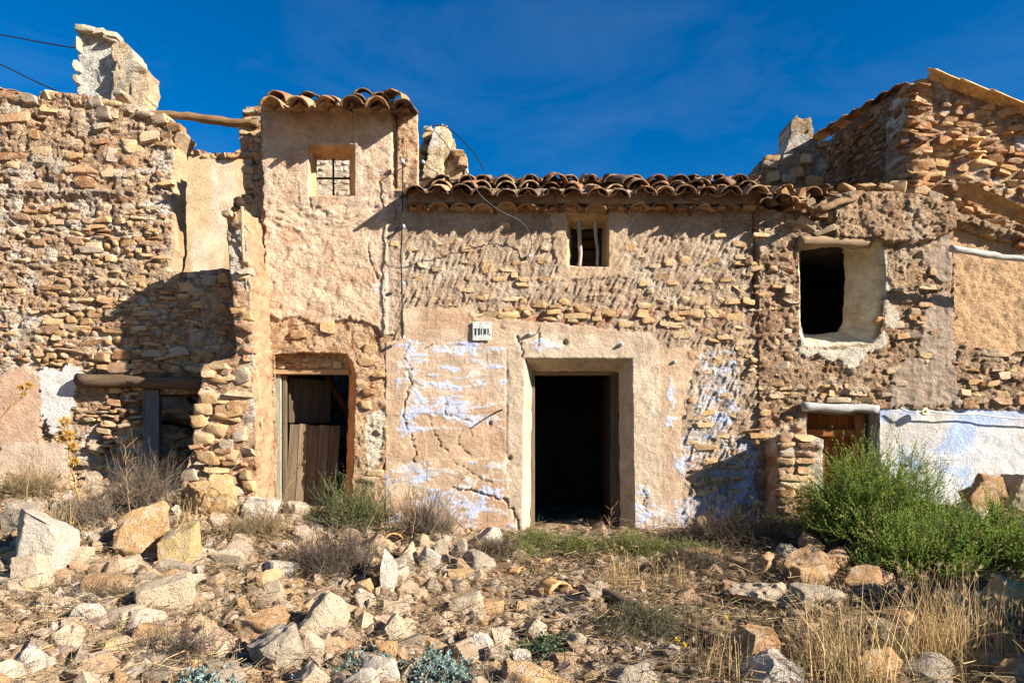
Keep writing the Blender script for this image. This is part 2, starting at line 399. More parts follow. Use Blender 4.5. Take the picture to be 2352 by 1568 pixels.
def bed(items, X, Z, amt=.022, seed=1, m=.018):
    if not len(X): return 0
    r = .01; x0, z0 = X.min()-.2, Z.min()-.2; A = np.zeros((int((X.max()-x0)/r)+40, int((Z.max()-z0)/r)+40))
    for x, z, w_, h_ in items:
        i0, i1 = int((x-w_/2-.05-x0)/r), int((x+w_/2+.05-x0)/r)+1; j0, j1 = int((z-h_/2-.05-z0)/r), int((z+h_/2+.05-z0)/r)+1
        if i1 < 2 or j1 < 2 or i0 >= A.shape[0] or j0 >= A.shape[1]: continue
        i0, j0 = max(i0, 0), max(j0, 0); gx_, gz_ = np.meshgrid(x0+r*np.arange(i0, min(i1, A.shape[0])), z0+r*np.arange(j0, min(j1, A.shape[1])), indexing='ij')
        s_ = ((np.abs(gx_-x)/(w_/2+m))**3+(np.abs(gz_-z)/(h_/2+m))**3)**(1/3); v_ = 1-sstep(.72, 1.1, s_); A[i0:i0+v_.shape[0], j0:j0+v_.shape[1]] = np.maximum(A[i0:i0+v_.shape[0], j0:j0+v_.shape[1]], v_)
    wx = X+.022*fbm(X*14, Z*14, 0, 3, seed); wz = Z+.016*fbm(X*14, Z*14, 5, 3, seed+3)
    i = np.clip(((wx-x0)/r).astype(int), 0, A.shape[0]-1); j = np.clip(((wz-z0)/r).astype(int), 0, A.shape[1]-1)
    return amt*A[i, j]*(.45+.75*sstep(-.35, .35, fbm(X*6, Z*6, 8, 3, seed+5)))

# ------------------------------------------------------------------ ground
GP = np.array([(-9,9.1,-.4),(-6.2,9.1,-.52),(-4.6,9.0,-.60),(-3.6,8.0,-.70),(-2.6,8.5,-.92),(-1,8.55,-1.2),(.84,8.6,-1.2),(.84,10,-1.2),(2.5,8.5,-1.15),(3.1,7.9,-1.02),(5.3,8.5,-.86),(8,8.6,-.7),
 (5.5,7.4,-1.08),(8,7.4,-1.0),(-6,6.6,-.78),(-4.5,6.6,-.95),(-2.2,6.6,-1.14),(.6,6.6,-1.36),(2.6,6.6,-1.30),(4.4,6.4,-1.22),(-5,5.3,-1.2),(-3,5.3,-1.27),(-.5,5.3,-1.43),(2,5.3,-1.42),(4.5,5.3,-1.32),
 (-4,4,-1.46),(-2,4,-1.50),(0,4,-1.54),(2,4,-1.53),(4,4,-1.47),(-3,2.5,-1.6),(0,2.5,-1.62),(3,2.5,-1.6),(0,0,-1.66),(-5,0,-1.66),(5,0,-1.66),(0,-6,-1.7),(-8,12,-.5),(-2,12,-1.0),(2,12,-1.2),(8,12,-.7)])
def gz(x, y):
    x = np.asarray(x, float); y = np.asarray(y, float); s = 0; t = 0
    for a, b, c in GP:
        wt = 1/(((x-a)**2*.7+(y-b)**2*1.3)**1.5+.05); s = s+wt*c; t = t+wt
    return s/t
def gzn(x, y):
    near = sstep(14, 9, np.abs(x))*sstep(-4, 1, y)
    return gz(x, y)+(.055*fbm(x*1.6, y*1.6, 0, 4, 5)+.022*fbm(x*7, y*7, 0, 3, 8))*near
def hit(u, v):
    D = np.linspace(2.5, 9.4, 500); X = (u-CU)*D/F; Z = (CV-v)*D/F; g = gz(X, D)
    k = np.where(Z < g)[0]
    i = k[0] if len(k) else 499
    return float(X[i]), float(D[i]), float(g[i])
def axis(a, b, res, far):
    mid = np.arange(a, b+res/2, res); l = []; s = res; p = a
    while p > -far: s *= 1.35; p -= s; l.append(p)
    r = []; s = res; p = b
    while p < far: s *= 1.35; p += s; r.append(p)
    return np.concatenate([l[::-1], mid, r])
gx, gy = axis(-7.0, 7.0, .045, 400), axis(2.6, 9.4, .038, 400)
GX, GY = np.meshgrid(gx, gy, indexing='ij'); GZ = gzn(GX, GY)
ii = np.arange(GX.size).reshape(GX.shape)
gq = np.stack([ii[:-1,:-1].ravel(), ii[1:,:-1].ravel(), ii[1:,1:].ravel(), ii[:-1,1:].ravel()], 1)
x_, y_ = GX.ravel(), GY.ravel()
gc = np.tile(lin(178,148,116)*.66, (len(x_), 1))
n1 = fbm(x_*1.1, y_*1.1, 0, 5, 21); n2 = fbm(x_*5, y_*5, 0, 4, 22)
gc = mixc(gc, lin(200,172,140)*.68, sstep(-.1, .4, n1)*.7); gc = mixc(gc, lin(92,70,50)*.6, sstep(-.1, .25, n2)*.85)
gc = mixc(gc, lin(218,194,164)*.7, np.exp(-((x_-.45)/.9)**2-((y_-5.2)/1.1)**2)*sstep(-.35, .2, n1)*.85)
gc = mixc(gc, lin(112,86,62)*.65, sstep(1.3, 2.6, x_+.5*n1)*sstep(9, 7, y_)*.75)  # browner soil at right, also darkened in place of shade
ground = link('ground', mk_mesh('ground', np.stack([x_, y_, GZ.ravel()], 1), [gq], gc), M_ground, kind='structure')

# ================================================================== LARGE STRUCTURE
def warp(U, V, amp, sc, seed): return U+amp*fbm(U/sc, V/sc, 1.7, 4, seed, .6), V+amp*fbm(U/sc, V/sc, 7.7, 4, seed+9, .6)
def blob(U, V, poly, amp=6, sc=14, seed=3):
    a, b = warp(U, V, amp*2, sc, seed); return inside(a, b, poly)
def strokes(X, Z, ang, fl, fs, seed):
    a = R(ang); p = X*math.cos(a)+Z*math.sin(a)+.05*fbm(X*4, Z*4, 2, 2, seed+4); q = -X*math.sin(a)+Z*math.cos(a)+.05*fbm(X*3, Z*3, 5, 2, seed+6)
    return fbm(p*fl, q*fs, 0, 3, seed, .55)

# ---- left ruined house --------------------------------------------------------------------------
DL = 8.9
left_house = empty('ruined_house', at(250, 1090, DL), 'roofless rubble stone house with pale plaster patches, leftmost of the row', 'house')
def hL(U, V, X, Z):
    h = .030*fbm(X*2.2, Z*2.6, 0, 3, 11)+.030*fbm(X*9, Z*14, 0, 4, 12, .6)+.008*fbm(X*40, Z*40, 0, 2, 14)
    top = sstep(470, 430, V); h += top*.02*fbm(X*4, Z*4, 0, 3, 17)+top*.01
    h += .05*np.exp(-((V-445-4*fbm(U/40, 0, 0, 2, 3))/8)**2)*sstep(330, 300, U)
    wash = sstep(.0, .35, fbm(X*1.5, Z*1.9, 3, 3, 15)); h += wash*.012
    pl = blob(U, V, [(85,850),(170,842),(200,870),(178,905),(160,960),(120,1000),(95,960)], 11, 18); h += pl*.035
    pk = blob(U, V, [(0,860),(60,840),(92,870),(95,930),(88,1090),(0,1090)], 13, 22, 8); h += pk*.03
    for (a, b, r) in ((262,905,7),(230,880,6),(575-75,862,9),(322,797,5),(205,960,8),(40,868,6)): h -= .12*np.exp(-((U-a)**2+(V-b)**2)/r**2)
    nic = blob(U, V, [(222,1045),(225,980),(245,940),(285,925),(330,915),(330,1045)], 3, 12, 5); h -= nic*.07
    led = sstep(812, 822, V)*sstep(0, 60, U); h -= led*.03
    lp = pl|pk|blob(U, V, [(0,1020),(150,1010),(160,1100),(0,1100)], 15, 26, 9)
    h += .012*ridge(X*9, Z*13, 3, 18)-.045*sstep(.5, .88, ridge(X*6, Z*9, 2, 19))-.012+bed(allL, X, Z, .014, 401)
    h = np.where(lp, .035+.010*fbm(X*5, Z*5, 0, 4, 16, .6), h)
    return h
def cL(U, V, X, Z, h):
    n = fbm(X*2, Z*2, 0, 4, 31); n2 = fbm(X*8, Z*9, 0, 4, 32); C = np.tile(lin(198,164,128), (len(U), 1))
    C = mixc(C, lin(214,196,172), sstep(.0, .35, n)*.75); C = mixc(C, lin(176,128,88), sstep(.05, .4, n2)*.6); C = mixc(C, lin(222,208,190), sstep(.15, .4, fbm(X*4, Z*5, 2, 4, 33))*.6)
    pl = blob(U, V, [(85,850),(170,842),(200,870),(178,905),(160,960),(120,1000),(95,960)], 11, 18); C = mixc(C, lin(226,216,206), pl*.9)
    pk = blob(U, V, [(0,860),(60,840),(92,870),(95,930),(88,1090),(0,1090)], 13, 22, 8); C = mixc(C, lin(206,166,134), pk*.9)
    pk = blob(U, V, [(0,1020),(150,1010),(160,1100),(0,1100)], 15, 26, 9); C = mixc(C, lin(214,186,160), pk*.8)
    gr = np.exp(-((V-445)/9)**2)*sstep(330, 300, U); C = mixc(C, lin(172,150,128), gr*.8)
    AL = 1-.8*np.maximum.reduce([1.*blob(U, V, [(85,850),(170,842),(200,870),(178,905),(160,960),(120,1000),(95,960)], 11, 18), 1.*blob(U, V, [(0,860),(60,840),(92,870),(95,930),(88,1090),(0,1090)], 13, 22, 8), 1.*blob(U, V, [(0,1020),(150,1010),(160,1100),(0,1100)], 15, 26, 9)])
    return np.column_stack([C*ALB, AL])
OL = [(-160,205),(-60,208),(20,216),(60,222),(88,226),(95,212),(130,212),(180,222),(235,225),(290,238),(325,258),(372,268),(400,280),(418,300),(398,330),(393,420),(394,560),(385,624),(440,624),(500,616),(575,620),(640,640),(640,1140),(-160,1140)]
hole_L = [hole([(338,905),(470,903),(470,1100),(335,1100)], (342,910,474,1098), .40, lin(150,120,92)*.7, .006)]
PLm = [((u-CU)*DL/F, (CV-v)*DL/F) for u, v in [(-150,235),(85,240),(180,235),(330,275),(385,300),(380,630),(560,632),(640,650),(640,1100),(-150,1100)]]
rg = np.random.default_rng(5)
def tL(x, z):
    u, v = x*F/DL+CU, CV-z*F/DL
    if not inside(np.array([x]), np.array([z]), PLm)[0]: return False
    if 325 < u < 480 and v > 890: return False
    if u < 205 and v > 835 and rg.uniform() < .985: return False
    if 425 < v < 458 and u < 320: return False
    if v < 430: return rg.uniform() < .5
    w_ = fbm(np.array([x*1.5]), np.array([z*1.9]), 3, 3, 15)[0]
    return rg.uniform() < (.90 if w_ < .08 else .42)
items = pack(-7.4, -3.1, -.6, 3.0, (.045, .09), (.07, .22), rg, tL, gap=.016)
items += pack(-7.4, -4.4, 3.1, 4.5, (.09, .16), (.14, .30), rg, tL, .7)
capL = [(at(u, v, DL)[0], at(u, v, DL)[2], px(w_, DL), px(h_, DL)) for u, v, w_, h_ in
 [(20,222,60,22),(70,232,40,24),(108,222,45,28),(150,226,50,24),(190,232,44,22),(226,236,40,24),(262,240,50,20),(300,250,46,26),(335,262,44,20),(372,275,50,22),(400,292,32,22),(245,262,62,30),(118,250,50,26),(160,258,48,24),(300,335,62,40),(200,420,60,44),(280,222,36,18)]]
bigL = [(at(u, v, DL)[0], at(u, v, DL)[2], px(w_, DL), px(h_, DL)) for u, v, w_, h_ in
 [(455,668,52,30),(515,672,58,38),(480,645,50,26),(430,660,44,22),(500,705,40,22),(460,700,36,24),(510,640,44,24),(270,845,62,24),(330,842,70,24),(400,845,62,24),(460,848,60,22),(240,822,44,20),(290,815,66,22),(350,812,64,22),(410,810,58,24),(470,812,50,24),(250,690,50,20),(120,760,46,26)]]
allL = items+bigL+capL
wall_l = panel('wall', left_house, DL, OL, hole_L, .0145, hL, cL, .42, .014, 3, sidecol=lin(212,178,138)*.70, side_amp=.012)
place_stones(wall_l, DL, items, rg, (.026, .048), limit=250)
place_stones(wall_l, DL, capL, rg, (.03, .10), depth=(.22, .34))
place_stones(wall_l, DL, bigL, rg, (.04, .08), depth=(.16, .24))
# timber parts of the left house
mb = MB()
def log_mesh(name, a, b, r, seed=0, k=9, n=14, wob=.02, taper=.9):
    a, b = np.array(a), np.array(b); t = np.linspace(0, 1, n)[:,None]; P = a+(b-a)*t
    rg_ = np.random.default_rng(seed); s = rg_.uniform(0, 99)
    P = P+np.stack([fbm(t[:,0]*3+s, 0*t[:,0], i, 3, seed+i) for i in range(3)], 1)*wob*3.4
    m = MB(); m.tube(P-a, r*(1+.28*fbm(t[:,0]*6+s, 0*t[:,0]+2, 0, 3, seed))*(1-(1-taper)*t[:,0]), k)
    V = m.V[0]; V += np.stack([fbm(V[:,0]*6+s, V[:,1]*30, V[:,2]*30, 3, seed+7+i) for i in range(3)], 1)*r*.30
    return m.mesh(name, True), a
def log(name, a, b, r, color, parent=None, seed=0, **kw):
    mat = kw.pop('mat', M_wood); tg = {k: kw.pop(k) for k in ('label', 'cat', 'group') if k in kw}
    me, base = log_mesh(name, a, b, r, seed, **kw); o = link(name, me, mat, parent, color=color, **tg); o.location = base; return o
WD = lin(146,116,84)*.7; WG = lin(150,140,124)*.75; WB = lin(92,66,46)*.6
log('lintel_log', at(188, 872, DL-.08), at(476, 886, DL-.10), .085, lin(134,108,84)*.6, left_house, 3)
log('lintel_log', at(330, 897, DL+.12), at(480, 901, DL+.12), .06, lin(120,78,50)*.6, left_house, 4)
o = link('window_post', (lambda m: (m.box((0,0,0), (px(36,DL), .09, px(180,DL))), m.mesh('window_post'))[1])(MB()), M_woodz, left_house, color=lin(128,124,122)*.6); o.location = at(351, 985, DL+.02)
log('fallen_branch', at(372, 962, DL+.6), at(470, 992, DL+.9), .035, WB, left_house, 8, mat=M_wood)
log('fallen_branch', at(430, 905, DL+.5), at(480, 975, DL+.8), .04, WB, left_house, 9, mat=M_wood)

# interior walls of the left house, open to the sky
def hP(U, V, X, Z): return .012*fbm(X*1.5, Z*1.5, 0, 3, 41)+.004*fbm(X*12, Z*12, 0, 3, 42)
def cP(U, V, X, Z, h):
    C = np.tile(lin(224,188,142), (len(U), 1)); C = mixc(C, lin(204,160,116), sstep(0, .4, fbm(X*1.5, Z*.8, 0, 4, 43))*.7); C = mixc(C, lin(234,214,184), sstep(.1, .4, fbm(X*3, Z*.7, 0, 4, 44))*.7)
    return np.column_stack([C*ALB, np.full(len(U), .03)])
DI = 11.6
inner = panel('inner_wall', left_house, DI, [(380,350),(432,346),(470,350),(500,368),(540,362),(600,350),(640,360),(640,760),(380,760)], [], .03, hP, cP, .4, .02, 12)
rg = np.random.default_rng(8)
cap = [(at(u, v+rg.uniform(-4,4), DI)[0], at(u, v, DI)[2], px(rg.uniform(18,34), DI), px(rg.uniform(10,18), DI)) for u in range(425, 600, 13) for v in (352+ (8 if 470 < u < 545 else 0),)]
place_stones(inner, DI, cap, rg, (.03, .10), depth=(.2, .3))
low_back = panel('rear_wall', left_house, 11.4, [(-200,880),(620,880),(620,1300),(-200,1300)], [], .05, hP, lambda U,V,X,Z,h: np.tile(lin(206,180,150)*ALB, (len(U),1)), .4, .02, 13)

# stub of torn wall behind the tower's left edge
DS = 9.07
def hS(U, V, X, Z): return .05*fbm(X*5, Z*6, 0, 4, 51)+.02*fbm(X*16, Z*18, 0, 3, 52)
def cS(U, V, X, Z, h):
    C = np.tile(lin(190,150,112), (len(U), 1)); C = mixc(C, lin(214,200,180), sstep(0, .35, fbm(X*5, Z*4, 0, 4, 53))*.8); return mixc(C, lin(150,100,66), sstep(.1, .4, fbm(X*7, Z*7, 5, 3, 54))*.6)*ALB
stub = panel('torn_wall', left_house, DS, [(556,262),(566,248),(600,244),(640,246),(640,640),(575,640),(560,560),(563,430),(558,340)], [], .016, hS, cS, .24, .03, 15)
rg = np.random.default_rng(9)
st = [(at(u+rg.uniform(-6,6), v, DS)[0], at(u, v, DS)[2], px(rg.uniform(22,40), DS), px(rg.uniform(13,24), DS)) for v in range(256, 620, 17) for u in (568, 596)]
place_stones(stub, DS, st, rg, (.02, .07), depth=(.14, .22))

# ---- party wall: torn end and sunlit plastered flank ---------------------------------------------
DW = 8.0
party = empty('party_wall', at(520, 1150, DW), 'torn stone party wall with a sunlit plastered flank, left of the small plank door', 'wall')
def hW(U, V, X, Z):
    return .05*fbm(X*4, Z*4, 0, 4, 61)+.025*fbm(X*13, Z*14, 0, 3, 62)
def cW(U, V, X, Z, h):
    C = np.tile(lin(204,164,124), (len(U), 1)); C = mixc(C, lin(222,208,188), sstep(0, .35, fbm(X*3, Z*3, 0, 4, 63))*.8); return mixc(C, lin(168,112,72), sstep(.1, .4, fbm(X*6, Z*6, 5, 3, 64))*.6)*ALB
OW = [(531,474),(545,466),(556,480),(564,540),(574,620),(579,760),(582,880),(588,1000),(592,1170),(400,1170),(432,1070),(440,1040),(452,980),(458,920),(466,850),(490,832),(530,824),(543,812),(538,720),(530,640),(524,560),(519,500)]
pw = panel('wall', party, DW, OW, [], .016, hW, cW, .62, .016, 21, sidecol=lin(204,164,126)*.66, rings=16, side_amp=.035)
rg = np.random.default_rng(12)
PWm = [((u-CU)*DW/F, (CV-v)*DW/F) for u, v in [(528,490),(548,480),(560,560),(568,640),(574,800),(582,1000),(585,1160),(430,1160),(442,1070),(455,1000),(462,920),(472,850),(500,836),(548,822),(545,740),(536,640),(528,560)]]
items = pack(-4.0, -2.9, -.95, 2.8, (.07, .15), (.12, .30), rg, lambda x, z: inside(np.array([x]), np.array([z]), PWm)[0], .86)
items = [(a_, b_, min(c_, .17) if b_ > .85 else c_, d_) for a_, b_, c_, d_ in items]
items += [(at(u, v, DW)[0], at(u, v, DW)[2], px(w_, DW), px(h_, DW)) for u, v, w_, h_ in [(505,842,78,14),(500,868,66,26),(552,866,50,30),(515,905,70,22),(548,936,46,34),(480,915,44,26),(470,1010,50,40),(470,1050,64,34),(520,1040,60,30),(550,1000,40,30),(500,985,50,30),(562,752,44,26)]]
place_stones(pw, DW, items, rg, (.03, .09), depth=(.16, .26))

# ---- tower house ----------------------------------------------------------------------------------
DT = 8.6
tower = empty('tower_house', at(760, 1160, DT), 'tall narrow plastered house front with small barred window and half open plank door', 'house')
EDGE_T = [(612,722),(640,732),(690,728),(715,742),(760,745),(800,728),(850,744),(880,768),(905,765),(905,230),(600,230)]
def hT(U, V, X, Z):
    h = .016*fbm(X*1.8, Z*1.8, 0, 3, 71)+.026*fbm(X*8, Z*9, 0, 5, 72, .65)+.007*strokes(X, Z, 35, 6, 38, 73)+.004*fbm(X*45, Z*45, 0, 2, 75)
    sw = np.exp(-((V-500)/38)**2); h += sw*.02*strokes(X, Z+.25*np.sin(X*2.2), 8, 4, 34, 76)
    a, b = warp(U, V, 9, 16, 77); up = inside(a, b, EDGE_T); h += np.where(up, .018, -.012)
    lo = ~up; h += lo*(.022*fbm(X*6, Z*6, 0, 4, 78)+.01*fbm(X*20, Z*20, 0, 3, 79))
    grv = sstep(899, 902, U)*sstep(912, 909, U)*sstep(440, 420, V); h -= grv*.07
    strip = sstep(888, 892, U)*sstep(440, 460, V); h -= strip*.02
    wf = blob(U, V, [(690,315),(830,315),(832,470),(690,470)], 4, 20, 80)
    hi = sstep(880, 850, U); h = np.where(wf, h*.4+.016, h)
    # plaster slab remains beside the door, broken skin of plaster to its right
    sl = blob(U, V, [(606,882),(634,882),(632,968),(606,972)], 2, 10, 81); h += sl*.022
    wp = blob(U, V, [(842,950),(890,930),(880,1010),(876,1060),(850,1090),(842,1040)], 4, 12, 82); h += wp*.012*fbm(X*30, Z*30, 0, 3, 83)-wp*.01
    for ln in ([(910,900),(890,940),(905,1000),(890,1060),(870,1085)],): h -= .05*np.exp(-(seg_dist(*warp(U, V, 6, 12, 84), ln)/2.6)**2)
    for ln in ([(712,455),(716,490)],[(812,250),(812,330)],[(845,560),(850,600),(868,640)]): h -= .02*np.exp(-(seg_dist(*warp(U, V, 4, 12, 85), ln)/1.8)**2)
    return h
def cT(U, V, X, Z, h):
    C = np.tile(lin(216,184,152), (len(U), 1)); n = fbm(X*1.6, Z*1.6, 0, 4, 91)
    C = mixc(C, lin(228,196,162), sstep(-.05, .35, n)*.8); C = mixc(C, lin(206,162,124), sstep(.05, .4, fbm(X*4, Z*4, 3, 4, 92))*.7); C = mixc(C, lin(222,206,188), sstep(.18, .42, fbm(X*7, Z*6, 6, 4, 93))*sstep(830, 860, U)*.8)
    wash = sstep(380, 270, V); C = mixc(C, lin(206,184,158), wash*.35)
    a, b = warp(U, V, 9, 16, 77); lo = ~inside(a, b, EDGE_T); C = mixc(C, lin(212,170,126), lo*.8); C = mixc(C, lin(178,126,84), lo*sstep(.0, .3, fbm(X*9, Z*9, 2, 3, 94))*.7)
    wp = blob(U, V, [(842,950),(890,930),(880,1010),(876,1060),(850,1090),(842,1040)], 4, 12, 82); C = mixc(C, lin(226,208,180), wp*.9)
    sl = blob(U, V, [(606,882),(634,882),(632,968),(606,972)], 2, 10, 81); C = mixc(C, lin(230,190,152), sl*.8)
    strip = sstep(888, 893, U)*sstep(430, 450, V)*sstep(770, 750, V); C = mixc(C, lin(182,158,134), strip*.8)
    bl = blob(U, V, [(885,1090),(925,1095),(920,1150),(885,1150)], 5, 10, 95); C = mixc(C, lin(176,186,214), bl*.8)
    return np.column_stack([C*ALB, np.where(lo, .75, .28)])
OT = [(597,243),(700,240),(830,242),(930,246),(955,250),(957,300),(960,430),(925,440),(925,1220),(598,1220),(598,700)]
hole_T = [hole(rect(710,333,816,452), (728,368,803,449), .26, lin(222,178,128)*ALB, .003),
          hole([(632,812),(700,808),(798,812),(812,835),(818,880),(814,1000),(812,1050),(806,1240),(634,1240)], (632,812,802,1238), .38, lin(214,160,110)*ALB, .008)]
wall_t = panel('wall', tower, DT, OT, hole_T, .0130, hT, cT, .15, .010, 31, sidecol=lin(214,176,136)*ALB)
rg = np.random.default_rng(15)
items = [(at(u, v, DT)[0], at(u, v, DT)[2], px(w_, DT), px(h_, DT)) for u, v, w_, h_ in [(752,800-48,34,28),(775,610,30,12),(850,800,36,20),(842,830,40,22),(870,860,30,18),(850,900,34,22),(838,930,30,20),(690,770,50,26),(860,1085,44,16),(845,1100,40,16),(905,560,24,14),(870,990,18,12)]]
place_stones(wall_t, DT, items, rg, (.012, .04), depth=(.10, .14))

# ---- middle house ---------------------------------------------------------------------------------
DM = 8.63
house = empty('middle_house', at(1330, 1215, DM), 'two storey plastered house front with tiled eave and open central doorway', 'house')
def door_sur(U, V): return blob(U, V, [(1168,790),(1195,765),(1490,770),(1515,800),(1520,1240),(1168,1240)], 3, 25, 101)
PL_LO = [(925,710),(1080,705),(1100,730),(1180,735),(1300,745),(1490,765),(1530,800),(1580,795),(1600,830),(1575,900),(1560,1000),(1570,1050),(1560,1240),(880,1240),(880,790),(925,780)]
PAINT = [[(930,788),(958,788),(962,850),(970,880),(962,940),(950,1000),(925,1010),(915,980),(935,930),(945,880),(925,850)],
 [(950,795),(1075,790),(1145,800),(1200,795),(1200,806),(1060,812),(960,808)],[(955,872),(1050,880),(1050,888),(955,884)],[(930,935),(1010,925),(1080,945),(1120,965),(1080,978),(1000,955),(935,962)],
 [(960,1060),(990,1062),(985,1075),(958,1072)],[(1060,1110),(1100,1095),(1125,1090),(1118,1150),(1100,1200),(1060,1210),(1030,1180),(980,1200),(960,1180),(965,1120),(1010,1140)],
 [(1600,805),(1680,805),(1705,860),(1690,960),(1640,1010),(1560,1100),(1545,1050),(1590,980),(1610,900)],[(1535,870),(1550,880),(1545,990),(1530,985)],[(1458,1110),(1480,1110),(1500,1150),(1495,1200),(1460,1210)],[(1500,1160),(1640,1120),(1720,1080),(1735,1190),(1500,1215)],[(1210,780),(1290,790),(1285,805),(1215,800)],[(1660,1010),(1740,1000),(1740,1200),(1620,1200)]]
def paint(U, V, X, Z):
    p = np.zeros(len(U), bool)
    for i, q in enumerate(PAINT): p |= blob(U, V, q, 11, 16, 110+i)
    n = fbm(X*8, Z*15, 0, 5, 131, .7); q = inside(U, V, [(915,785),(1165,785),(1165,985),(1000,985),(905,1010)])|inside(U, V, [(890,1060),(1165,1060),(1195,1240),(890,1240)])
    return np.maximum(p*sstep(-.18, .06, n+.05), q*sstep(.10, .2, fbm(X*4, Z*13, 4, 5, 132, .7)))
def hM(U, V, X, Z):
    a, b = warp(U, V, 8, 18, 140); lo = inside(a, b, PL_LO)
    up = .016*fbm(X*2, Z*2, 0, 3, 141)+.022*strokes(X, Z, 62, 7, 36, 142)+.012*fbm(X*14, Z*13, 0, 4, 143, .65)+.005*fbm(X*45, Z*40, 0, 2, 144)
    sw = np.exp(-(((U-1390)/90)**2+((V-665)/45)**2)); up += sw*.02*strokes(X, Z+.5*(X-.9)**2, 15, 5, 36, 157)
    rub = np.exp(-((V-725)/28)**2)*sstep(1080, 1130, U); up += rub*(.035*fbm(X*10, Z*13, 0, 4, 145)-.015)
    rr = sstep(1600, 1680, U); up += rr*.03*fbm(X*8, Z*9, 0, 4, 146)
    sm = .008*fbm(X*1.7, Z*1.7, 0, 3, 147)+.008*fbm(X*10, Z*10, 0, 5, 148, .65)+.002*fbm(X*50, Z*50, 0, 2, 149)
    st = np.floor((CV-V)/52+.3*fbm(U/90, 0*U, 0, 2, 150)); sm += .008*(vnoise(st*3.1, 0*st+np.floor(U/140), 0, 151))*sstep(1170, 1150, U)
    h = np.where(lo, sm+.016, up)
    wf = blob(U, V, [(1262,472),(1440,472),(1442,640),(1280,640)], 5, 25, 152); h = np.where(wf, .5*h+.014, h)
    ds = door_sur(U, V); h = np.where(ds, .009*fbm(X*9, Z*9, 0, 5, 153, .65)+.003*fbm(X*40, Z*40, 0, 2, 154)+.018, h)
    wu, wv = warp(U, V, 10, 9, 155)
    for ln, wd_, dp in (([(1185,775),(1198,800),(1200,822)],2.6,.05),([(1240,760),(1235,800)],2,.04),([(945,1000),(955,1040),(950,1060)],2.4,.04),([(935,850),(945,880),(925,940),(935,985)],2.6,.04),([(1040,1120),(1100,1130),(1165,1150),(1185,1190),(1190,1215)],3,.06),
        ([(985,960),(1000,995),(1010,1020),(1035,1040)],1.8,.03),([(1060,985),(1050,1020),(1080,1045)],1.6,.03),([(1075,980),(1085,1000)],1.6,.025),([(1025,910),(1020,950),(1090,970)],2,.03),([(940,790),(930,820),(948,850)],2,.03),([(1040,1060),(1090,1090),(1130,1110)],1.6,.03),([(1478,1110),(1482,1180)],2,.03),([(1222,520),(1228,580),(1200,600)],1.4,.02),([(1110,480),(1125,505)],1.4,.02)):
        h = h-dp*.8*np.exp(-(seg_dist(wu, wv, ln)/(wd_*.55))**2)
    h = h+.006*paint(U, V, X, Z)
    gl = np.exp(-((U-1163)/1.3)**2)*sstep(800, 810, V)*sstep(1090, 1080, V); h -= gl*.012
    for a, b, r in ((1297,787,5),(1125,972,3),(1170,1052,4),(1697,610,6),(1722,700,9),(1735,640,7)): h -= .09*np.exp(-((U-a)**2+(V-b)**2)/r**2)
    pg = sstep(1729, 1732, U)*sstep(1738, 1735, U)*sstep(710, 700, V); h -= .05*pg
    h += .035*sstep(1738, 1741, U)*sstep(705, 695, V)
    h = h+np.where(lo, 0, .006*ridge(X*12, Z*13, 3, 158))*(~ds)+bed(itemsM, X, Z, .010, 402)
    er = blob(U, V, [(1570,1090),(1640,1060),(1700,1075),(1700,1130),(1600,1140)], 7, 14, 156); h -= er*.05
    return h
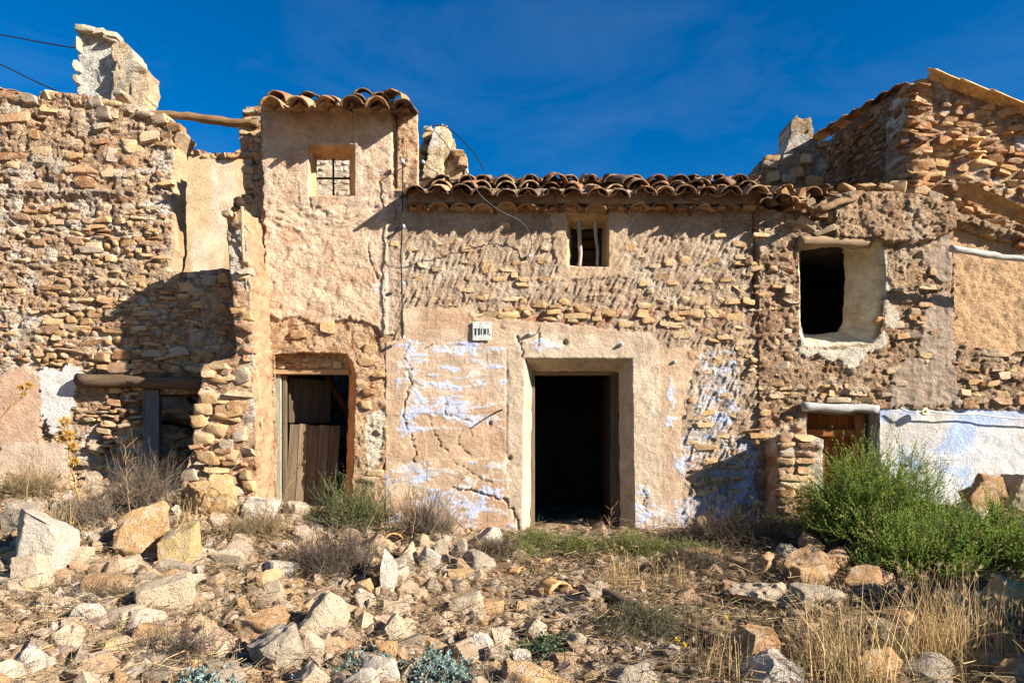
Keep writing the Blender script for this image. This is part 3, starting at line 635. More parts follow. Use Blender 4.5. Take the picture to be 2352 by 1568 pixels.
def cM(U, V, X, Z, h):
    a, b = warp(U, V, 8, 18, 140); lo = inside(a, b, PL_LO)
    up = np.tile(lin(188,160,130), (len(U), 1)); up = mixc(up, lin(208,186,160), sstep(0, .35, fbm(X*2, Z*2.4, 0, 4, 161))*.7); up = mixc(up, lin(164,130,100), sstep(.05, .4, fbm(X*6, Z*6, 2, 4, 162))*.6)
    up = mixc(up, lin(190,176,160), sstep(530, 480, V)*sstep(1300, 1150, U)*.7)
    rub = np.exp(-((V-725)/28)**2)*sstep(1080, 1130, U); up = mixc(up, lin(168,112,78), rub*sstep(-.2, .3, fbm(X*9, Z*9, 1, 4, 163))*.9)
    rr = sstep(1600, 1700, U)*sstep(720, 780, V); up = mixc(up, lin(198,166,130), rr*.6)
    sm = np.tile(lin(202,164,126), (len(U), 1)); sm = mixc(sm, lin(220,188,150), sstep(0, .35, fbm(X*2, Z*3, 0, 4, 164))*.8); sm = mixc(sm, lin(184,140,102), sstep(0, .3, fbm(X*3, Z*4, 5, 4, 165))*.7)
    cs_ = np.floor((CV-V+5*fbm(U/30, V/30, 0, 3, 171))/46+.3*fbm(U/90, 0*U, 0, 2, 150)); br = sstep(-.1, .25, vnoise(cs_*3.7, np.floor((U+12*fbm(U/25, V/25, 3, 3, 172))/150)*2.3, 0, 173)+.3*fbm(X*7, Z*7, 0, 4, 174))*sstep(1175, 1140, U+20*fbm(X*5, Z*5, 1, 3, 175)); sm = mixc(sm, lin(190,144,104), br*.75)
    sm = mixc(sm, lin(208,188,162), .22+.34*sstep(-.2, .3, fbm(X*1.2, Z*1.2, 8, 4, 169)))
    C = np.where(lo[:,None], sm, up)
    wf = blob(U, V, [(1262,472),(1440,472),(1442,640),(1280,640)], 5, 25, 152); C = mixc(C, lin(198,166,130), wf*.7)
    ds = door_sur(U, V); C = mixc(C, lin(202,178,148), ds*.85); C = mixc(C, lin(218,198,168), ds*sstep(.1, .4, fbm(X*5, Z*3, 2, 4, 166))*.7)
    pt = paint(U, V, X, Z); C = mixc(C, lin(218,214,212), pt*.72*(.6+.4*sstep(-.2, .2, fbm(X*20, Z*20, 0, 3, 167))))
    C = mixc(C, lin(190,201,228), pt*sstep(0, .25, fbm(X*6, Z*6, 9, 3, 168))*.8)
    return np.column_stack([C*ALB, np.where(ds, .03, np.where(lo, .05, np.where(wf, .08, .34+.3*sstep(1600, 1700, U))))])
OM = [(886,440),(1000,452),(1200,452),(1500,452),(1752,462),(1756,1260),(886,1260)]
hole_M = [hole([(1204,822),(1452,822),(1459,1262),(1199,1262)], (1221,857,1420,1256), .36, lin(206,184,156)*ALB, .004),
          hole(rect(1302,492,1398,614), (1311,526,1383,611), .24, lin(208,172,130)*ALB, .003)]
rg = np.random.default_rng(21)
mi = [(1075,600,34,14),(1068,572,26,14),(1120,617,40,22),(1085,640,30,12),(1150,640,40,12),(1185,685,64,14),(1130,682,44,16),(985,688,100,14),(1005,620,26,14),(970,606,26,18),(1070,665,36,14),(1200,655,34,12),(1295,692,24,22),(1120,722,64,18),(1170,712,52,14),(1240,700,44,14),(1580,597,54,24),(1520,635,44,18),(1545,652,38,14),(1505,610,30,14),(1580,690,48,20),(1600,720,40,22),(1540,745,50,18),(1490,735,40,18),(1400,722,36,18),(1345,715,36,16),(1565,770,44,16),(1620,645,34,14),(1640,600,30,18),(1655,655,22,22),(1610,690,40,14),(1640,720,60,20),(1690,730,46,26),(1700,560,36,16),(1710,590,44,16),(1660,540,40,16),(1560,540,30,12),(1010,560,30,10),(950,575,34,12),(1030,585,28,10),(1245,600,22,12),(1190,602,30,12),(1160,520,24,18),(1255,540,20,16),(960,640,26,12),(1030,700,60,12),(1270,715,36,14),(1440,745,40,14),(1660,690,44,16),(1700,660,34,16),(1715,625,34,18),(1620,760,36,18),(1665,775,44,18),(1700,790,40,18),(1470,590,24,12),(1480,650,26,14),(1250,570,22,10),(1720,690,30,22)]
items = [(at(u, v, DM)[0], at(u, v, DM)[2], px(w_, DM), px(h_, DM)) for u, v, w_, h_ in mi]
def tM(x, z):
    u, v = x*F/DM+CU, CV-z*F/DM
    if v < 540 or u < 940 or u > 1745 or (1270 < u < 1440 and v < 690) or (1160 < u < 1530 and v > 740): return False
    if v < 690: return rg.uniform() < .09
    if v < 755 and u > 1090: return rg.uniform() < .48
    if u > 1590 and v < 1210: return rg.uniform() < (.55 if v < 860 or (v > 1060 and v < 1150) else .35)
    return False
items += pack(-1.4, 3.15, -1.1, 2.5, (.05, .085), (.08, .2), rg, tM)
itemsM = items
wall_m = panel('wall', house, DM, OM, hole_M, .0130, hM, cM, .36, .006, 41)
place_stones(wall_m, DM, items, rg, (.016, .034), depth=(.09, .13), pal=[lin(226,184,126), lin(220,176,118), lin(230,194,142), lin(208,164,114), lin(222,190,146)])

# ---- right house ----------------------------------------------------------------------------------
DR = 8.6
rhouse = empty('right_house', at(2050, 1150, DR), 'crumbling mud plastered house front with pale blue limewash base and white silled window', 'house')
RECESS = [(2192,505),(2500,585),(2500,800),(2352,805),(2320,842),(2290,800),(2240,795),(2195,775)]
def hR(U, V, X, Z):
    h = .03*fbm(X*3, Z*3, 0, 3, 171)+.028*fbm(X*10, Z*11, 0, 4, 172, .62)+.008*fbm(X*40, Z*40, 0, 2, 173)
    rec = blob(U, V, RECESS, 3, 20, 174); h = np.where(rec, -.13+.012*strokes(X, Z, 20, 9, 20, 175)+.022*fbm(X*9, Z*9, 0, 4, 176, .65), h)
    blk = blob(U, V, [(1908,440),(2190,455),(2188,530),(2120,560),(2040,560),(1912,548)], 4, 18, 177); h = np.where(blk, h*1.2+.09, h)
    sm = blob(U, V, [(2090,570),(2185,535),(2185,640),(2130,690),(2080,930),(2185,930),(2190,700),(2150,640)], 6, 20, 178)|blob(U, V, [(2050,840),(2190,780),(2200,930),(2045,935)], 6, 20, 183); h = np.where(sm, h*.35+.012, h)
    wh = blob(U, V, [(2020,938),(2600,945),(2600,1300),(2026,1300)], 2, 20, 179); h = np.where(wh, .014*fbm(X*2.5, Z*2.5, 0, 3, 180)+.008*fbm(X*9, Z*9, 0, 3, 181)-.015, h)
    sill = blob(U, V, [(1838,770),(1850,798),(1930,803),(2005,790),(2028,760),(2040,772),(2026,800),(1992,812),(1972,838),(1950,846),(1930,826),(1905,832),(1880,816),(1850,822),(1832,800)], 6, 9, 182); h = np.where(sill, .02+.01*fbm(X*10, Z*10, 0, 3, 184), h)
    gl = np.exp(-((U-2188)/2)**2)*sstep(700, 690, V); h -= .03*gl
    for a, b, r in ((1900,905,9),(1940,912,10),(1985,915,7),(2105,590,5)): h -= .10*np.exp(-((U-a)**2/3+(V-b)**2)/r**2)
    wr = blob(U, V, [(2005,556),(2034,566),(2042,620),(2038,690),(2066,722),(2056,752),(2034,748),(2030,690),(2030,600)], 6, 9, 185); h = np.where(wr, .012+.008*fbm(X*12, Z*12, 0, 3, 186), h)
    h = h+.014*ridge(X*9, Z*11, 3, 187)*(~(wh|sill|wr|rec))+bed(itemsR, X, Z, .010, 403)-.03*sstep(.6, .92, ridge(X*6, Z*8, 2, 188))*(~(wh|sill|wr|rec|sm))
    return h
def cR(U, V, X, Z, h):
    C = np.tile(lin(182,148,112), (len(U), 1)); C = mixc(C, lin(206,180,148), sstep(0, .35, fbm(X*3, Z*3, 0, 4, 191))*.7); C = mixc(C, lin(150,108,76), sstep(.05, .4, fbm(X*5, Z*6, 2, 4, 192))*.6)
    rec = blob(U, V, RECESS, 3, 20, 174); C = mixc(C, lin(206,164,118), rec*.9)
    sm = blob(U, V, [(2090,570),(2185,535),(2185,640),(2130,690),(2080,930),(2185,930),(2190,700),(2150,640)], 6, 20, 178)|blob(U, V, [(2050,840),(2190,780),(2200,930),(2045,935)], 6, 20, 183); C = mixc(C, lin(168,146,126), sm*.8)
    wh = blob(U, V, [(2020,938),(2600,945),(2600,1300),(2026,1300)], 2, 20, 179); C = mixc(C, lin(212,208,204), wh*.95); C = mixc(C, lin(172,190,220), wh*sstep(-.05, .3, fbm(X*2.6, Z*3.4, 7, 4, 193)+.25*sstep(1060, 960, V)-.12)*.85); C = mixc(C, lin(206,190,168), wh*sstep(.15, .4, fbm(X*4, Z*2, 4, 4, 194))*.6)
    sill = blob(U, V, [(1838,770),(1850,798),(1930,803),(2005,790),(2028,760),(2040,772),(2026,800),(1992,812),(1972,838),(1950,846),(1930,826),(1905,832),(1880,816),(1850,822),(1832,800)], 6, 9, 182)|blob(U, V, [(2005,556),(2034,566),(2042,620),(2038,690),(2066,722),(2056,752),(2034,748),(2030,690),(2030,600)], 6, 9, 185)
    C = mixc(C, lin(206,194,172), sill*(.75+.2*sstep(-.2, .2, fbm(X*9, Z*9, 3, 3, 195))))
    rd = np.exp(-((V-740)/60)**2)*sstep(1840, 1790, U); C = mixc(C, lin(158,104,72), rd*.4)
    return np.column_stack([C*ALB, np.where(wh, .03, np.where(sill, .25, np.where(sm, .2, np.where(rec, .35, .85))))])
ORr = [(1742,478),(1800,486),(1880,476),(1912,452),(1960,440),(2060,438),(2100,452),(2185,470),(2200,486),(2300,520),(2560,600),(2560,1200),(1742,1250)]
hole_R = [hole([(1834,562),(1900,556),(2006,548),(2028,572),(2034,640),(2028,700),(2022,765),(2004,790),(1930,799),(1850,797),(1836,768)], (1837,566,1941,768), .55, lin(222,208,178)*ALB, .004),
          hole([(1852,932),(2020,938),(2026,1180),(1850,1180)], (1853,952,1986,1178), .36, lin(176,166,160)*.6, .004)]
rg = np.random.default_rng(31)
ri = [(2105,730,60,16),(2120,700,40,14),(2100,715,30,16),(2130,660,50,14),(2085,690,30,16),(2110,745,56,22),(2060,745,34,18),(2100,770,44,16),(2150,765,36,16),(2028,737,36,22),(1820,690,40,18),(1815,760,46,20),(1840,520,70,34),(1890,535,80,18),(1920,500,40,40),(1960,545,56,22),(2030,545,60,18),(1870,912,44,16),(1925,918,60,14),(1965,900,50,16),(1985,918,50,14),(2040,905,40,14),(2050,850,34,16),(2065,880,36,14),(2290,815,60,14),(2330,825,50,14),(2310,860,40,24),(2340,850,44,16),(2280,880,34,16),(2345,900,50,22),(2300,905,40,16),(1790,880,40,16),(1800,840,38,20),(1780,905,40,22),(1830,885,50,18),(1800,625,34,16),(1790,560,40,22)]
items = [(at(u, v, DR)[0], at(u, v, DR)[2], px(w_, DR), px(h_, DR)) for u, v, w_, h_ in ri]
def tR(x, z):
    u, v = x*F/DR+CU, CV-z*F/DR
    if v < 500 or v > 930 and u > 1845 or v > 1150: return False
    if 1820 < u < 2060 and 540 < v < 850: return False
    if u > 2190: return v > 830 and rg.uniform() < .5
    if u > 2045 and (v > 830 or u > 2140): return False
    return rg.uniform() < (.36 if u < 1850 else .22)
items += pack(3.12, 7.2, -.9, 2.8, (.05, .09), (.08, .2), rg, tR)
itemsR = items
wall_r = panel('wall', rhouse, DR, ORr, hole_R, .0150, hR, cR, .5, .012, 51)
place_stones(wall_r, DR, items, rg, (.015, .05), depth=(.10, .16))
log('lintel_log', at(1833, 552, DR-.03), at(1996, 557, DR+.02), .075, lin(176,146,112)*.75, rhouse, 12, wob=.006)
log('lintel_log', at(1842, 934, DR-.06), at(2016, 939, DR-.06), .055, lin(190,186,178)*.8, rhouse, 13, wob=.004)

# ---- buttress left of the low brown door -----------------------------------------------------------
DB = 8.2
butt = empty('buttress', at(1820, 1190, DB), 'low stone buttress beside the brown door, half hidden by the green bush', 'buttress')
bw = panel('wall', butt, DB, [(1788,1012),(1800,1002),(1860,1000),(1890,1010),(1895,1230),(1784,1230)], [], .016, hW, lambda U,V,X,Z,h: cW(U,V,X,Z,h)*.9, .42, .02, 61, side_amp=.03)
rg = np.random.default_rng(33)
items = [(at(u+rg.uniform(-4,4), v, DB)[0], at(u, v, DB)[2], px(rg.uniform(34,58), DB), px(rg.uniform(14,24), DB)) for v in range(1006, 1180, 18) for u in (1808, 1850)]
place_stones(bw, DB, items, rg, (.02, .08), depth=(.18, .28))

# ---- tall gabled house behind, right ---------------------------------------------------------------
DG = 9.5
gable = empty('gabled_house', at(2250, 560, DG), 'tall rubble stone gable with sloping tiled verge, top right', 'house')
def hG(U, V, X, Z): return .04*fbm(X*3, Z*3.5, 0, 3, 201)+.03*fbm(X*10, Z*13, 0, 3, 202)
def cG(U, V, X, Z, h):
    C = np.tile(lin(186,148,110), (len(X), 1)); C = mixc(C, lin(216,204,186), sstep(.0, .35, fbm(X*3.5, Z*3, 0, 4, 203))*.8); return mixc(C, lin(150,100,66), sstep(.05, .4, fbm(X*6, Z*6, 5, 3, 204))*.6)*ALB
OG = [(2080,200),(2096,188),(2120,181),(2200,212),(2300,248),(2420,292),(2620,365),(2620,640),(2080,640)]
rg = np.random.default_rng(35)
PGm = [((u-CU)*DG/F, (CV-v)*DG/F) for u, v in [(2086,205),(2110,195),(2200,225),(2420,305),(2600,372),(2600,600),(2086,600)]]
items = pack(5.5, 8.6, 2.5, 5.0, (.06, .12), (.12, .32), rg, lambda x, z: inside(np.array([x]), np.array([z]), PGm)[0], .9)
items += [(at(2104+rg.uniform(-6,6), v, DG)[0]+.05, at(0, v, DG)[2], px(rg.uniform(44,80), DG), px(rg.uniform(13,22), DG)) for v in range(196, 470, 19)]
itemsG = items
wall_g = panel('gable_wall', gable, DG, OG, [], .018, lambda U,V,X,Z: hG(U,V,X,Z)+bed(itemsG, X, Z, .012, 404), cG, .5, .02, 71)
place_stones(wall_g, DG, items, rg, (.04, .10), depth=(.2, .3), pal=[lin(212,160,104), lin(200,146,94), lin(220,176,122), lin(182,128,82), lin(170,130,96), lin(206,166,120)])
XS = at(2084, 0, DG)[0]
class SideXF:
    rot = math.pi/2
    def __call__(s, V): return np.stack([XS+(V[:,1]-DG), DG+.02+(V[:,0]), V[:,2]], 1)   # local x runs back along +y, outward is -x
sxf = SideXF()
wall_s = panel('side_wall', gable, DG, [(0,2.3),(3.3,2.3),(3.3,5.15),(2.7,5.16),(1.5,5.08),(.6,4.98),(0,4.88)], [], .02, lambda U,V,X,Z: hG(U,V,X+40,Z), lambda U,V,X,Z,h: cG(U,V,X+40,Z,h)*np.array([.62,.54,.46]), .3, .02, 73, m_units=True, xf=sxf)  # side wall tinted browner and darkened, its shade is in the colour
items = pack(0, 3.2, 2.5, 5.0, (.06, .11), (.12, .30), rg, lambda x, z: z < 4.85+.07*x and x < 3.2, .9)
place_stones(wall_s, DG, items, rg, (.02, .07), xf=sxf, depth=(.16, .24), limit=240, pal=[lin(170,120,78), lin(156,108,70), lin(140,102,72), lin(184,136,92), lin(150,122,96)])  # stone palette darkened to go with the painted shade

# ---- broken garden wall just right of the view, added unseen to shade the right foreground
shading = empty('shade_wall', (5.1, 4.2, -1.45), 'added unseen rubble garden wall running forward just beyond the right edge', 'wall')
class ShadeWallXF:
    rot = math.pi/2
    def __call__(s, V): return np.stack([5.05+V[:,1], V[:,0], V[:,2]], 1)
gxf = ShadeWallXF()
gwall = panel('wall', shading, 0, [(2.4,-1.9),(5.4,-1.9),(5.35,-.8),(5.1,-.45),(4.9,-.25),(4.6,.0),(4.3,-.05),(4.1,-.3),(3.7,-.35),(3.5,-.1),(3.0,-.05),(2.6,-.3)], [], .03, lambda U,V,X,Z: hG(U,V,X+70,Z), lambda U,V,X,Z,h: cG(U,V,X+70,Z,h), .45, .05, 97, m_units=True, xf=gxf)
rg = np.random.default_rng(99)
place_stones(gwall, 0, pack(2.5, 5.2, -1.5, .0, (.08, .14), (.14, .32), rg, lambda x, z: z < -.5, .85), rg, (.02, .06), xf=gxf, depth=(.16, .24), limit=120)

# ================================================================== ROOMS, ROOFS, DOORS, WINDOWS
def slab(name, parent, a, b, mat, color=None, rot=None):
    m = MB(); a, b = np.array(a, float), np.array(b, float); m.box((0,0,0), np.abs(b-a), rot); o = link(name, m.mesh(name), mat, parent, color=color); o.location = tuple((a+b)/2); return o
# middle house: closed rooms behind the front
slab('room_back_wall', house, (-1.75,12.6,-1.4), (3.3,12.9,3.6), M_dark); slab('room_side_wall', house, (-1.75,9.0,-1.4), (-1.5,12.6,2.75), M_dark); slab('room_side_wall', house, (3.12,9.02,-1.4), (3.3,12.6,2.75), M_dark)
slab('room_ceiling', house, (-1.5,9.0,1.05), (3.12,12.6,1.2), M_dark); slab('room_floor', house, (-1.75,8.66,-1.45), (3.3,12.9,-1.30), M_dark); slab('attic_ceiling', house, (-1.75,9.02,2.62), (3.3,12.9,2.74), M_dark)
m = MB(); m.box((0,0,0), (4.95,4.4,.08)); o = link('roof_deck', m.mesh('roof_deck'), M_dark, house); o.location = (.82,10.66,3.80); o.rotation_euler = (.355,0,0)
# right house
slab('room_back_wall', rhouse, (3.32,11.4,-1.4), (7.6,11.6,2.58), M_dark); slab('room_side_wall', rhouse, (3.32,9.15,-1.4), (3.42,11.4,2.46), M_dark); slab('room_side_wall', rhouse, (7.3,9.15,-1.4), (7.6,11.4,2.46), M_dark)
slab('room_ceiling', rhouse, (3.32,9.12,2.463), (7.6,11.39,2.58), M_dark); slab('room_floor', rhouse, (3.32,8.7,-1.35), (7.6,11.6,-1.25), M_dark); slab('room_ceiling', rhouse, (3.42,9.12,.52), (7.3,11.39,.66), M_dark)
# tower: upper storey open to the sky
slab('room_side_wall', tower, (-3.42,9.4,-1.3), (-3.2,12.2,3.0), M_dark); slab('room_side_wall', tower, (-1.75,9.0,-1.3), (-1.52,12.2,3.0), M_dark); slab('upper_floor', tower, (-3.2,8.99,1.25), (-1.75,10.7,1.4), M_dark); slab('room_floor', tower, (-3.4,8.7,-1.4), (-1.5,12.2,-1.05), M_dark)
def hB(U, V, X, Z): return .03*fbm(X*3, Z*3, 0, 3, 211)+.012*fbm(X*12, Z*12, 0, 3, 212)
def cB(U, V, X, Z, h): 
    C = np.tile(lin(222,200,168), (len(U), 1)); return mixc(C, lin(190,158,122), sstep(0, .35, fbm(X*4, Z*4, 0, 4, 213))*.7)*ALB
bk = panel('rear_wall', tower, 12.2, [(640,352),(700,346),(760,356),(840,350),(880,360),(880,1200),(640,1200)], [], .03, hB, cB, .3, .02, 81)
rg = np.random.default_rng(41)
items = [(at(u, v+rg.uniform(-5,5), 12.2)[0], at(0, v, 12.2)[2], px(rg.uniform(16,30), 12.2), px(rg.uniform(9,15), 12.2)) for u in range(660, 870, 17) for v in (360, 374, 388)]
items += [(at(u+rg.uniform(-5,5), v+rg.uniform(-5,5), 12.2)[0], at(0, v, 12.2)[2], px(rg.uniform(14,22), 12.2), px(rg.uniform(10,16), 12.2)) for u in range(700, 830, 16) for v in range(404, 470, 14)]
place_stones(bk, 12.2, items, rg, (.004, .03), depth=(.1, .14), pal=[lin(226,206,176), lin(216,190,154), lin(230,214,190)])
# fallen timbers inside the tower doorway
for i, (a, b, r) in enumerate((((748,850,9.5),(815,985,9.7),.055),((700,1010,9.8),(790,905,10.2),.05),((790,900,9.7),(730,985,10.0),.03),((770,865,9.6),(700,930,10.4),.022),((735,1100,9.6),(812,1000,9.9),.05),((690,900,10.2),(800,960,10.1),.04))):
    log('fallen_beam', at(*a), at(*b), r, lin(96,62,44)*.6, None, 50+i, label=['dark beam leaning from upper left inside the plank door opening','dark fallen beam rising to the right inside the plank doorway','thin stick among the fallen beams inside the plank doorway','thinnest pole among the fallen beams inside the plank doorway','lowest dark beam in the rubble inside the plank doorway','dark beam lying across the others inside the plank doorway'][i], cat='beam', group='fallen beams inside the tower')
rg = np.random.default_rng(43)
for i in range(26):
    x, y = rg.uniform(-3.0,-1.9), rg.uniform(9.6,11.4); o = link('interior_stone', STONE[i % 18], None, tower, color=pick(PAL_WALL, rg)*.8)
    o.location = (x, y, -1.0+(y-9.4)*.55+rg.uniform(-.1,.15)); o.scale = (rg.uniform(.2,.4), rg.uniform(.2,.35), rg.uniform(.12,.22)); o.rotation_euler = tuple(rg.uniform(-.5,.5,3))

for i in range(34):
    x, y = rg.uniform(-5.6,-3.7), rg.uniform(9.5,11.2); o = link('interior_stone', STONE[i % 18], None, left_house, color=pick(PAL_WALL, rg))
    o.location = (x, y, -.75+(y-9.4)*.6+rg.uniform(-.1,.2)); o.scale = (rg.uniform(.2,.45), rg.uniform(.2,.4), rg.uniform(.12,.26)); o.rotation_euler = tuple(rg.uniform(-.6,.6,3))
# ---- clay tiles
def tile_mesh(name, L=.44, r0=.125, r1=.10, th=.016, arc=158, seed=0, chip=0.):
    rg_ = np.random.default_rng(seed); na, nl = 11, 6; A = np.radians(np.linspace(90-arc/2, 90+arc/2, na)); V = []
    for s_ in (0, 1):
        for j in range(nl):
            t = j/(nl-1); r = r0+(r1-r0)*t-(th if s_ else 0)
            for a in A:
                yy = L*t
                if j == 0: yy += chip*max(0, vnoise(a*2.2, seed*1.3, 0, seed))*.12+.006*vnoise(a*7, seed, 0, 2)
                V.append((r*math.cos(a)*1.0, yy, (r*math.sin(a)-r0*math.sin(R(90-arc/2)))*.92))
    V = np.array(V); V += np.stack([fbm(V[:,0]*8+seed, V[:,1]*8, V[:,2]*8, 2, seed+i) for i in range(3)], 1)*.006
    f = []; S = na*nl; q = lambda s_, j, i: s_*S+j*na+i
    for j in range(nl-1):
        for i in range(na-1): f.append((q(0,j,i),q(0,j,i+1),q(0,j+1,i+1),q(0,j+1,i))); f.append((q(1,j,i),q(1,j+1,i),q(1,j+1,i+1),q(1,j,i+1)))
    for i in range(na-1): f.append((q(0,0,i),q(1,0,i),q(1,0,i+1),q(0,0,i+1))); f.append((q(0,nl-1,i),q(0,nl-1,i+1),q(1,nl-1,i+1),q(1,nl-1,i)))
    for j in range(nl-1): f.append((q(0,j,0),q(0,j+1,0),q(1,j+1,0),q(1,j,0))); f.append((q(0,j,na-1),q(1,j,na-1),q(1,j+1,na-1),q(0,j+1,na-1)))
    me = mk_mesh(name, V, [f]); me.materials.append(M_tile); return me
TILE = [tile_mesh('roof_tile', th=.016, seed=i, chip=(1.0 if i % 3 == 0 else .2)) for i in range(7)]
PALT = [lin(168,132,96), lin(152,114,80), lin(134,104,78), lin(180,148,112), lin(156,112,80), lin(124,98,76), lin(176,146,110), lin(112,90,72)]
def tile(parent, x, y, z, rg, slope=.36, flip=False, s=(1,1,1), rz=0, ry=0, name='roof_tile', color=None):
    o = link(name, TILE[rg.integers(len(TILE))], None, parent, color=pick(PALT, rg) if color is None else color)
    o.rotation_mode = 'XYZ'
    o.rotation_euler = (math.atan(slope)+rg.normal(0,.03), ry+(math.pi if flip else 0)+rg.normal(0,.05), rz+rg.normal(0,.05)) if not flip else (-math.atan(slope)+rg.normal(0,.03), math.pi+ry+rg.normal(0,.05), rz+rg.normal(0,.05))
    o.location = (x, y, z); o.scale = s; return o
rg = np.random.default_rng(61)
x0, x1 = at(950, 0, 8.2)[0], at(1742, 0, 8.2)[0]; n = 15; pit = (x1-x0)/n
for i in range(n+1):
    x = x0+i*pit+rg.normal(0,.012); dz = .012*math.sin(i*1.3)+(.03 if 3 < i < 9 else 0)*0
    tile(house, x, 8.42+rg.normal(0,.02), 2.785+dz+rg.normal(0,.008), rg, .12, s=(1.1,1,1.0))
    tile(house, x+pit/2, 8.31+rg.normal(0,.03), 3.015+dz+rg.normal(0,.01), rg, .36, True, s=(1.12,1,1))
    tile(house, x+rg.normal(0,.012), 8.26+rg.normal(0,.03), 2.915+dz+rg.normal(0,.012), rg, .38, s=(1.14,1,1.1))
for i in range(n+1):
    x = x0+i*pit+rg.normal(0,.03)
    if i in (0,): continue
    tile(house, x+pit/2, 8.60+rg.normal(0,.04), 3.14+rg.normal(0,.012), rg, .40, True, s=(1.1,1,1), rz=rg.normal(0,.08))
    tile(house, x, 8.56+rg.normal(0,.05), 3.07+rg.normal(0,.02), rg, .42, s=(1.16,1,1.25), rz=rg.normal(0,.10), ry=rg.normal(0,.08))
    if i in (4, 6, 7, 10, 12, 13, 14): tile(house, x+rg.normal(0,.06), 8.66+rg.normal(0,.06), 3.15+rg.normal(0,.02), rg, .45, s=(1.1,1,1.1), rz=rg.normal(0,.25), ry=rg.normal(0,.2))
    tile(house, x, 8.75, 3.25, rg, .36); tile(house, x+pit/2, 8.75, 3.33, rg, .36, True)
def hE(U, V, X, Z): return .03*fbm(X*6, Z*8, 0, 4, 221)+.012*fbm(X*25, Z*25, 0, 3, 222)
panel('eave_mortar', house, 8.50, [(938,434),(1746,436),(1746,468),(938,466)], [], .016, hE, lambda U,V,X,Z,h: cM(U,V*0+600,X,Z,h)*.9, .4, .008, 91)
for i, u in enumerate(range(945, 1745, 23)):
    o = link('eave_stone', STONE[i % 18], None, house, color=pick(PAL_WALL, rg)*.9); o.location = at(u+rg.uniform(-6,6), 478+rg.uniform(-2,3), 8.57); o.scale = (px(rg.uniform(18,34),8.6), .12, px(rg.uniform(6,10),8.6)); o.rotation_euler = (0, rg.normal(0,.06), 0)
panel('roof_mud', house, 8.86, [(938,416),(1200,408),(1400,412),(1746,414),(1746,480),(938,480)], [], .03, hE, lambda U,V,X,Z,h: np.tile(lin(120,92,68)*.7, (len(U),1)), .3, .02, 92)
# tower tiles
xs = [at(u, 0, 8.2)[0] for u in (631, 690, 752, 812, 868)]
for i, x in enumerate(xs):
    tile(tower, x, 8.10+rg.normal(0,.02), 3.885+.006*i, rg, .34, s=(1.18,1,1.25))
    if i < 4: tile(tower, x+.157, 8.18+rg.normal(0,.03), 4.03, rg, .34, True, s=(1.2,1,1.1), ry=.12)
    tile(tower, x+rg.normal(0,.02), 8.42+rg.normal(0,.04), 4.09+rg.normal(0,.01), rg, .42, s=(1.1,1,1.15), rz=rg.normal(0,.15), ry=rg.normal(0,.12))
    tile(tower, x+.15, 8.5, 4.17, rg, .40, True, s=(1.1,1,1.1))
tile(tower, xs[4]+.12, 8.30, 4.10, rg, .40, s=(1.2,1,1.2), rz=-.12, ry=.2); tile(tower, xs[3]+.08, 8.34, 4.13, rg, .42, s=(1.1,1,1.1), rz=.1, ry=-.15)
tile(tower, at(926,0,8.25)[0], 8.25, 3.97, rg, .30, s=(1.12,1,1.0), ry=.12); tile(tower, at(900,0,8.3)[0], 8.34, 4.06, rg, .34, True, ry=.2)
panel('eave_mortar', tower, 8.5, [(600,228),(935,232),(940,250),(600,250)], [], .016, hE, lambda U,V,X,Z,h: cT(U,V,X,Z,h)*.9, .3, .008, 93)
# broken tiles and stones over the right house
panel('roof_mud', rhouse, 8.92, [(1735,448),(1800,444),(1920,440),(2000,440),(2000,520),(1735,520)], [], .03, hE, lambda U,V,X,Z,h: np.tile(lin(130,100,74)*.7, (len(U),1)), .2, .02, 94)
for (u, v, D, sl_, fl, rz, ry, sc) in ((1765,470,8.35,.25,False,.1,.1,1.0),(1785,452,8.4,.3,True,-.2,.3,1.0),(1800,462,8.3,.3,False,-.3,.2,1.0),(1825,470,8.4,.2,False,.5,.4,1.0),(1762,445,8.5,.3,False,.1,0,1.0),(1810,440,8.55,.3,False,-.1,.2,1.0),(1845,444,8.6,.35,True,.3,-.2,1.0),(1870,446,8.6,.3,False,.2,.1,1.0),(1895,440,8.7,.3,False,-.2,.0,1.0),(1925,436,8.7,.3,True,.5,.2,1.0),(1842,478,8.35,.1,False,.2,-.1,.9)):
    tile(rhouse, *at(u, v, D), rg, sl_, fl, (sc,sc,sc), rz, ry)
for (u, v, D, a, b, c) in ((1800,446,8.45,.10,.12,.14),(1838,446,8.5,.13,.14,.13),(1862,470,8.5,.12,.12,.15),(1850,516,8.56,.30,.14,.09),(1898,530,8.56,.32,.14,.08),(1928,496,8.56,.14,.14,.16),(1940,436,8.6,.22,.2,.10),(1985,430,8.7,.24,.2,.12),(2030,436,8.7,.2,.2,.10),(2060,428,8.8,.25,.2,.14),(2110,442,9.0,.25,.2,.12),(2140,455,9.0,.2,.2,.1),(1880,490,8.5,.2,.14,.1)):
    o = link('coping_stone', STONE[rg.integers(18)], None, rhouse, color=pick(PAL_WALL, rg)*.8); o.location = at(u, v, D); o.scale = (a, b, c); o.rotation_euler = tuple(rg.normal(0,.2,3))
for a, b, r in (((1884,476,8.25),(1962,452,8.5),.055),((1950,455,8.45),(2008,436,8.7),.05),((1862,480,8.4),(1900,470,8.5),.05)):
    log('roof_pole', at(*a), at(*b), r*.75, lin(158,126,92)*.72, rhouse, int(a[0]))
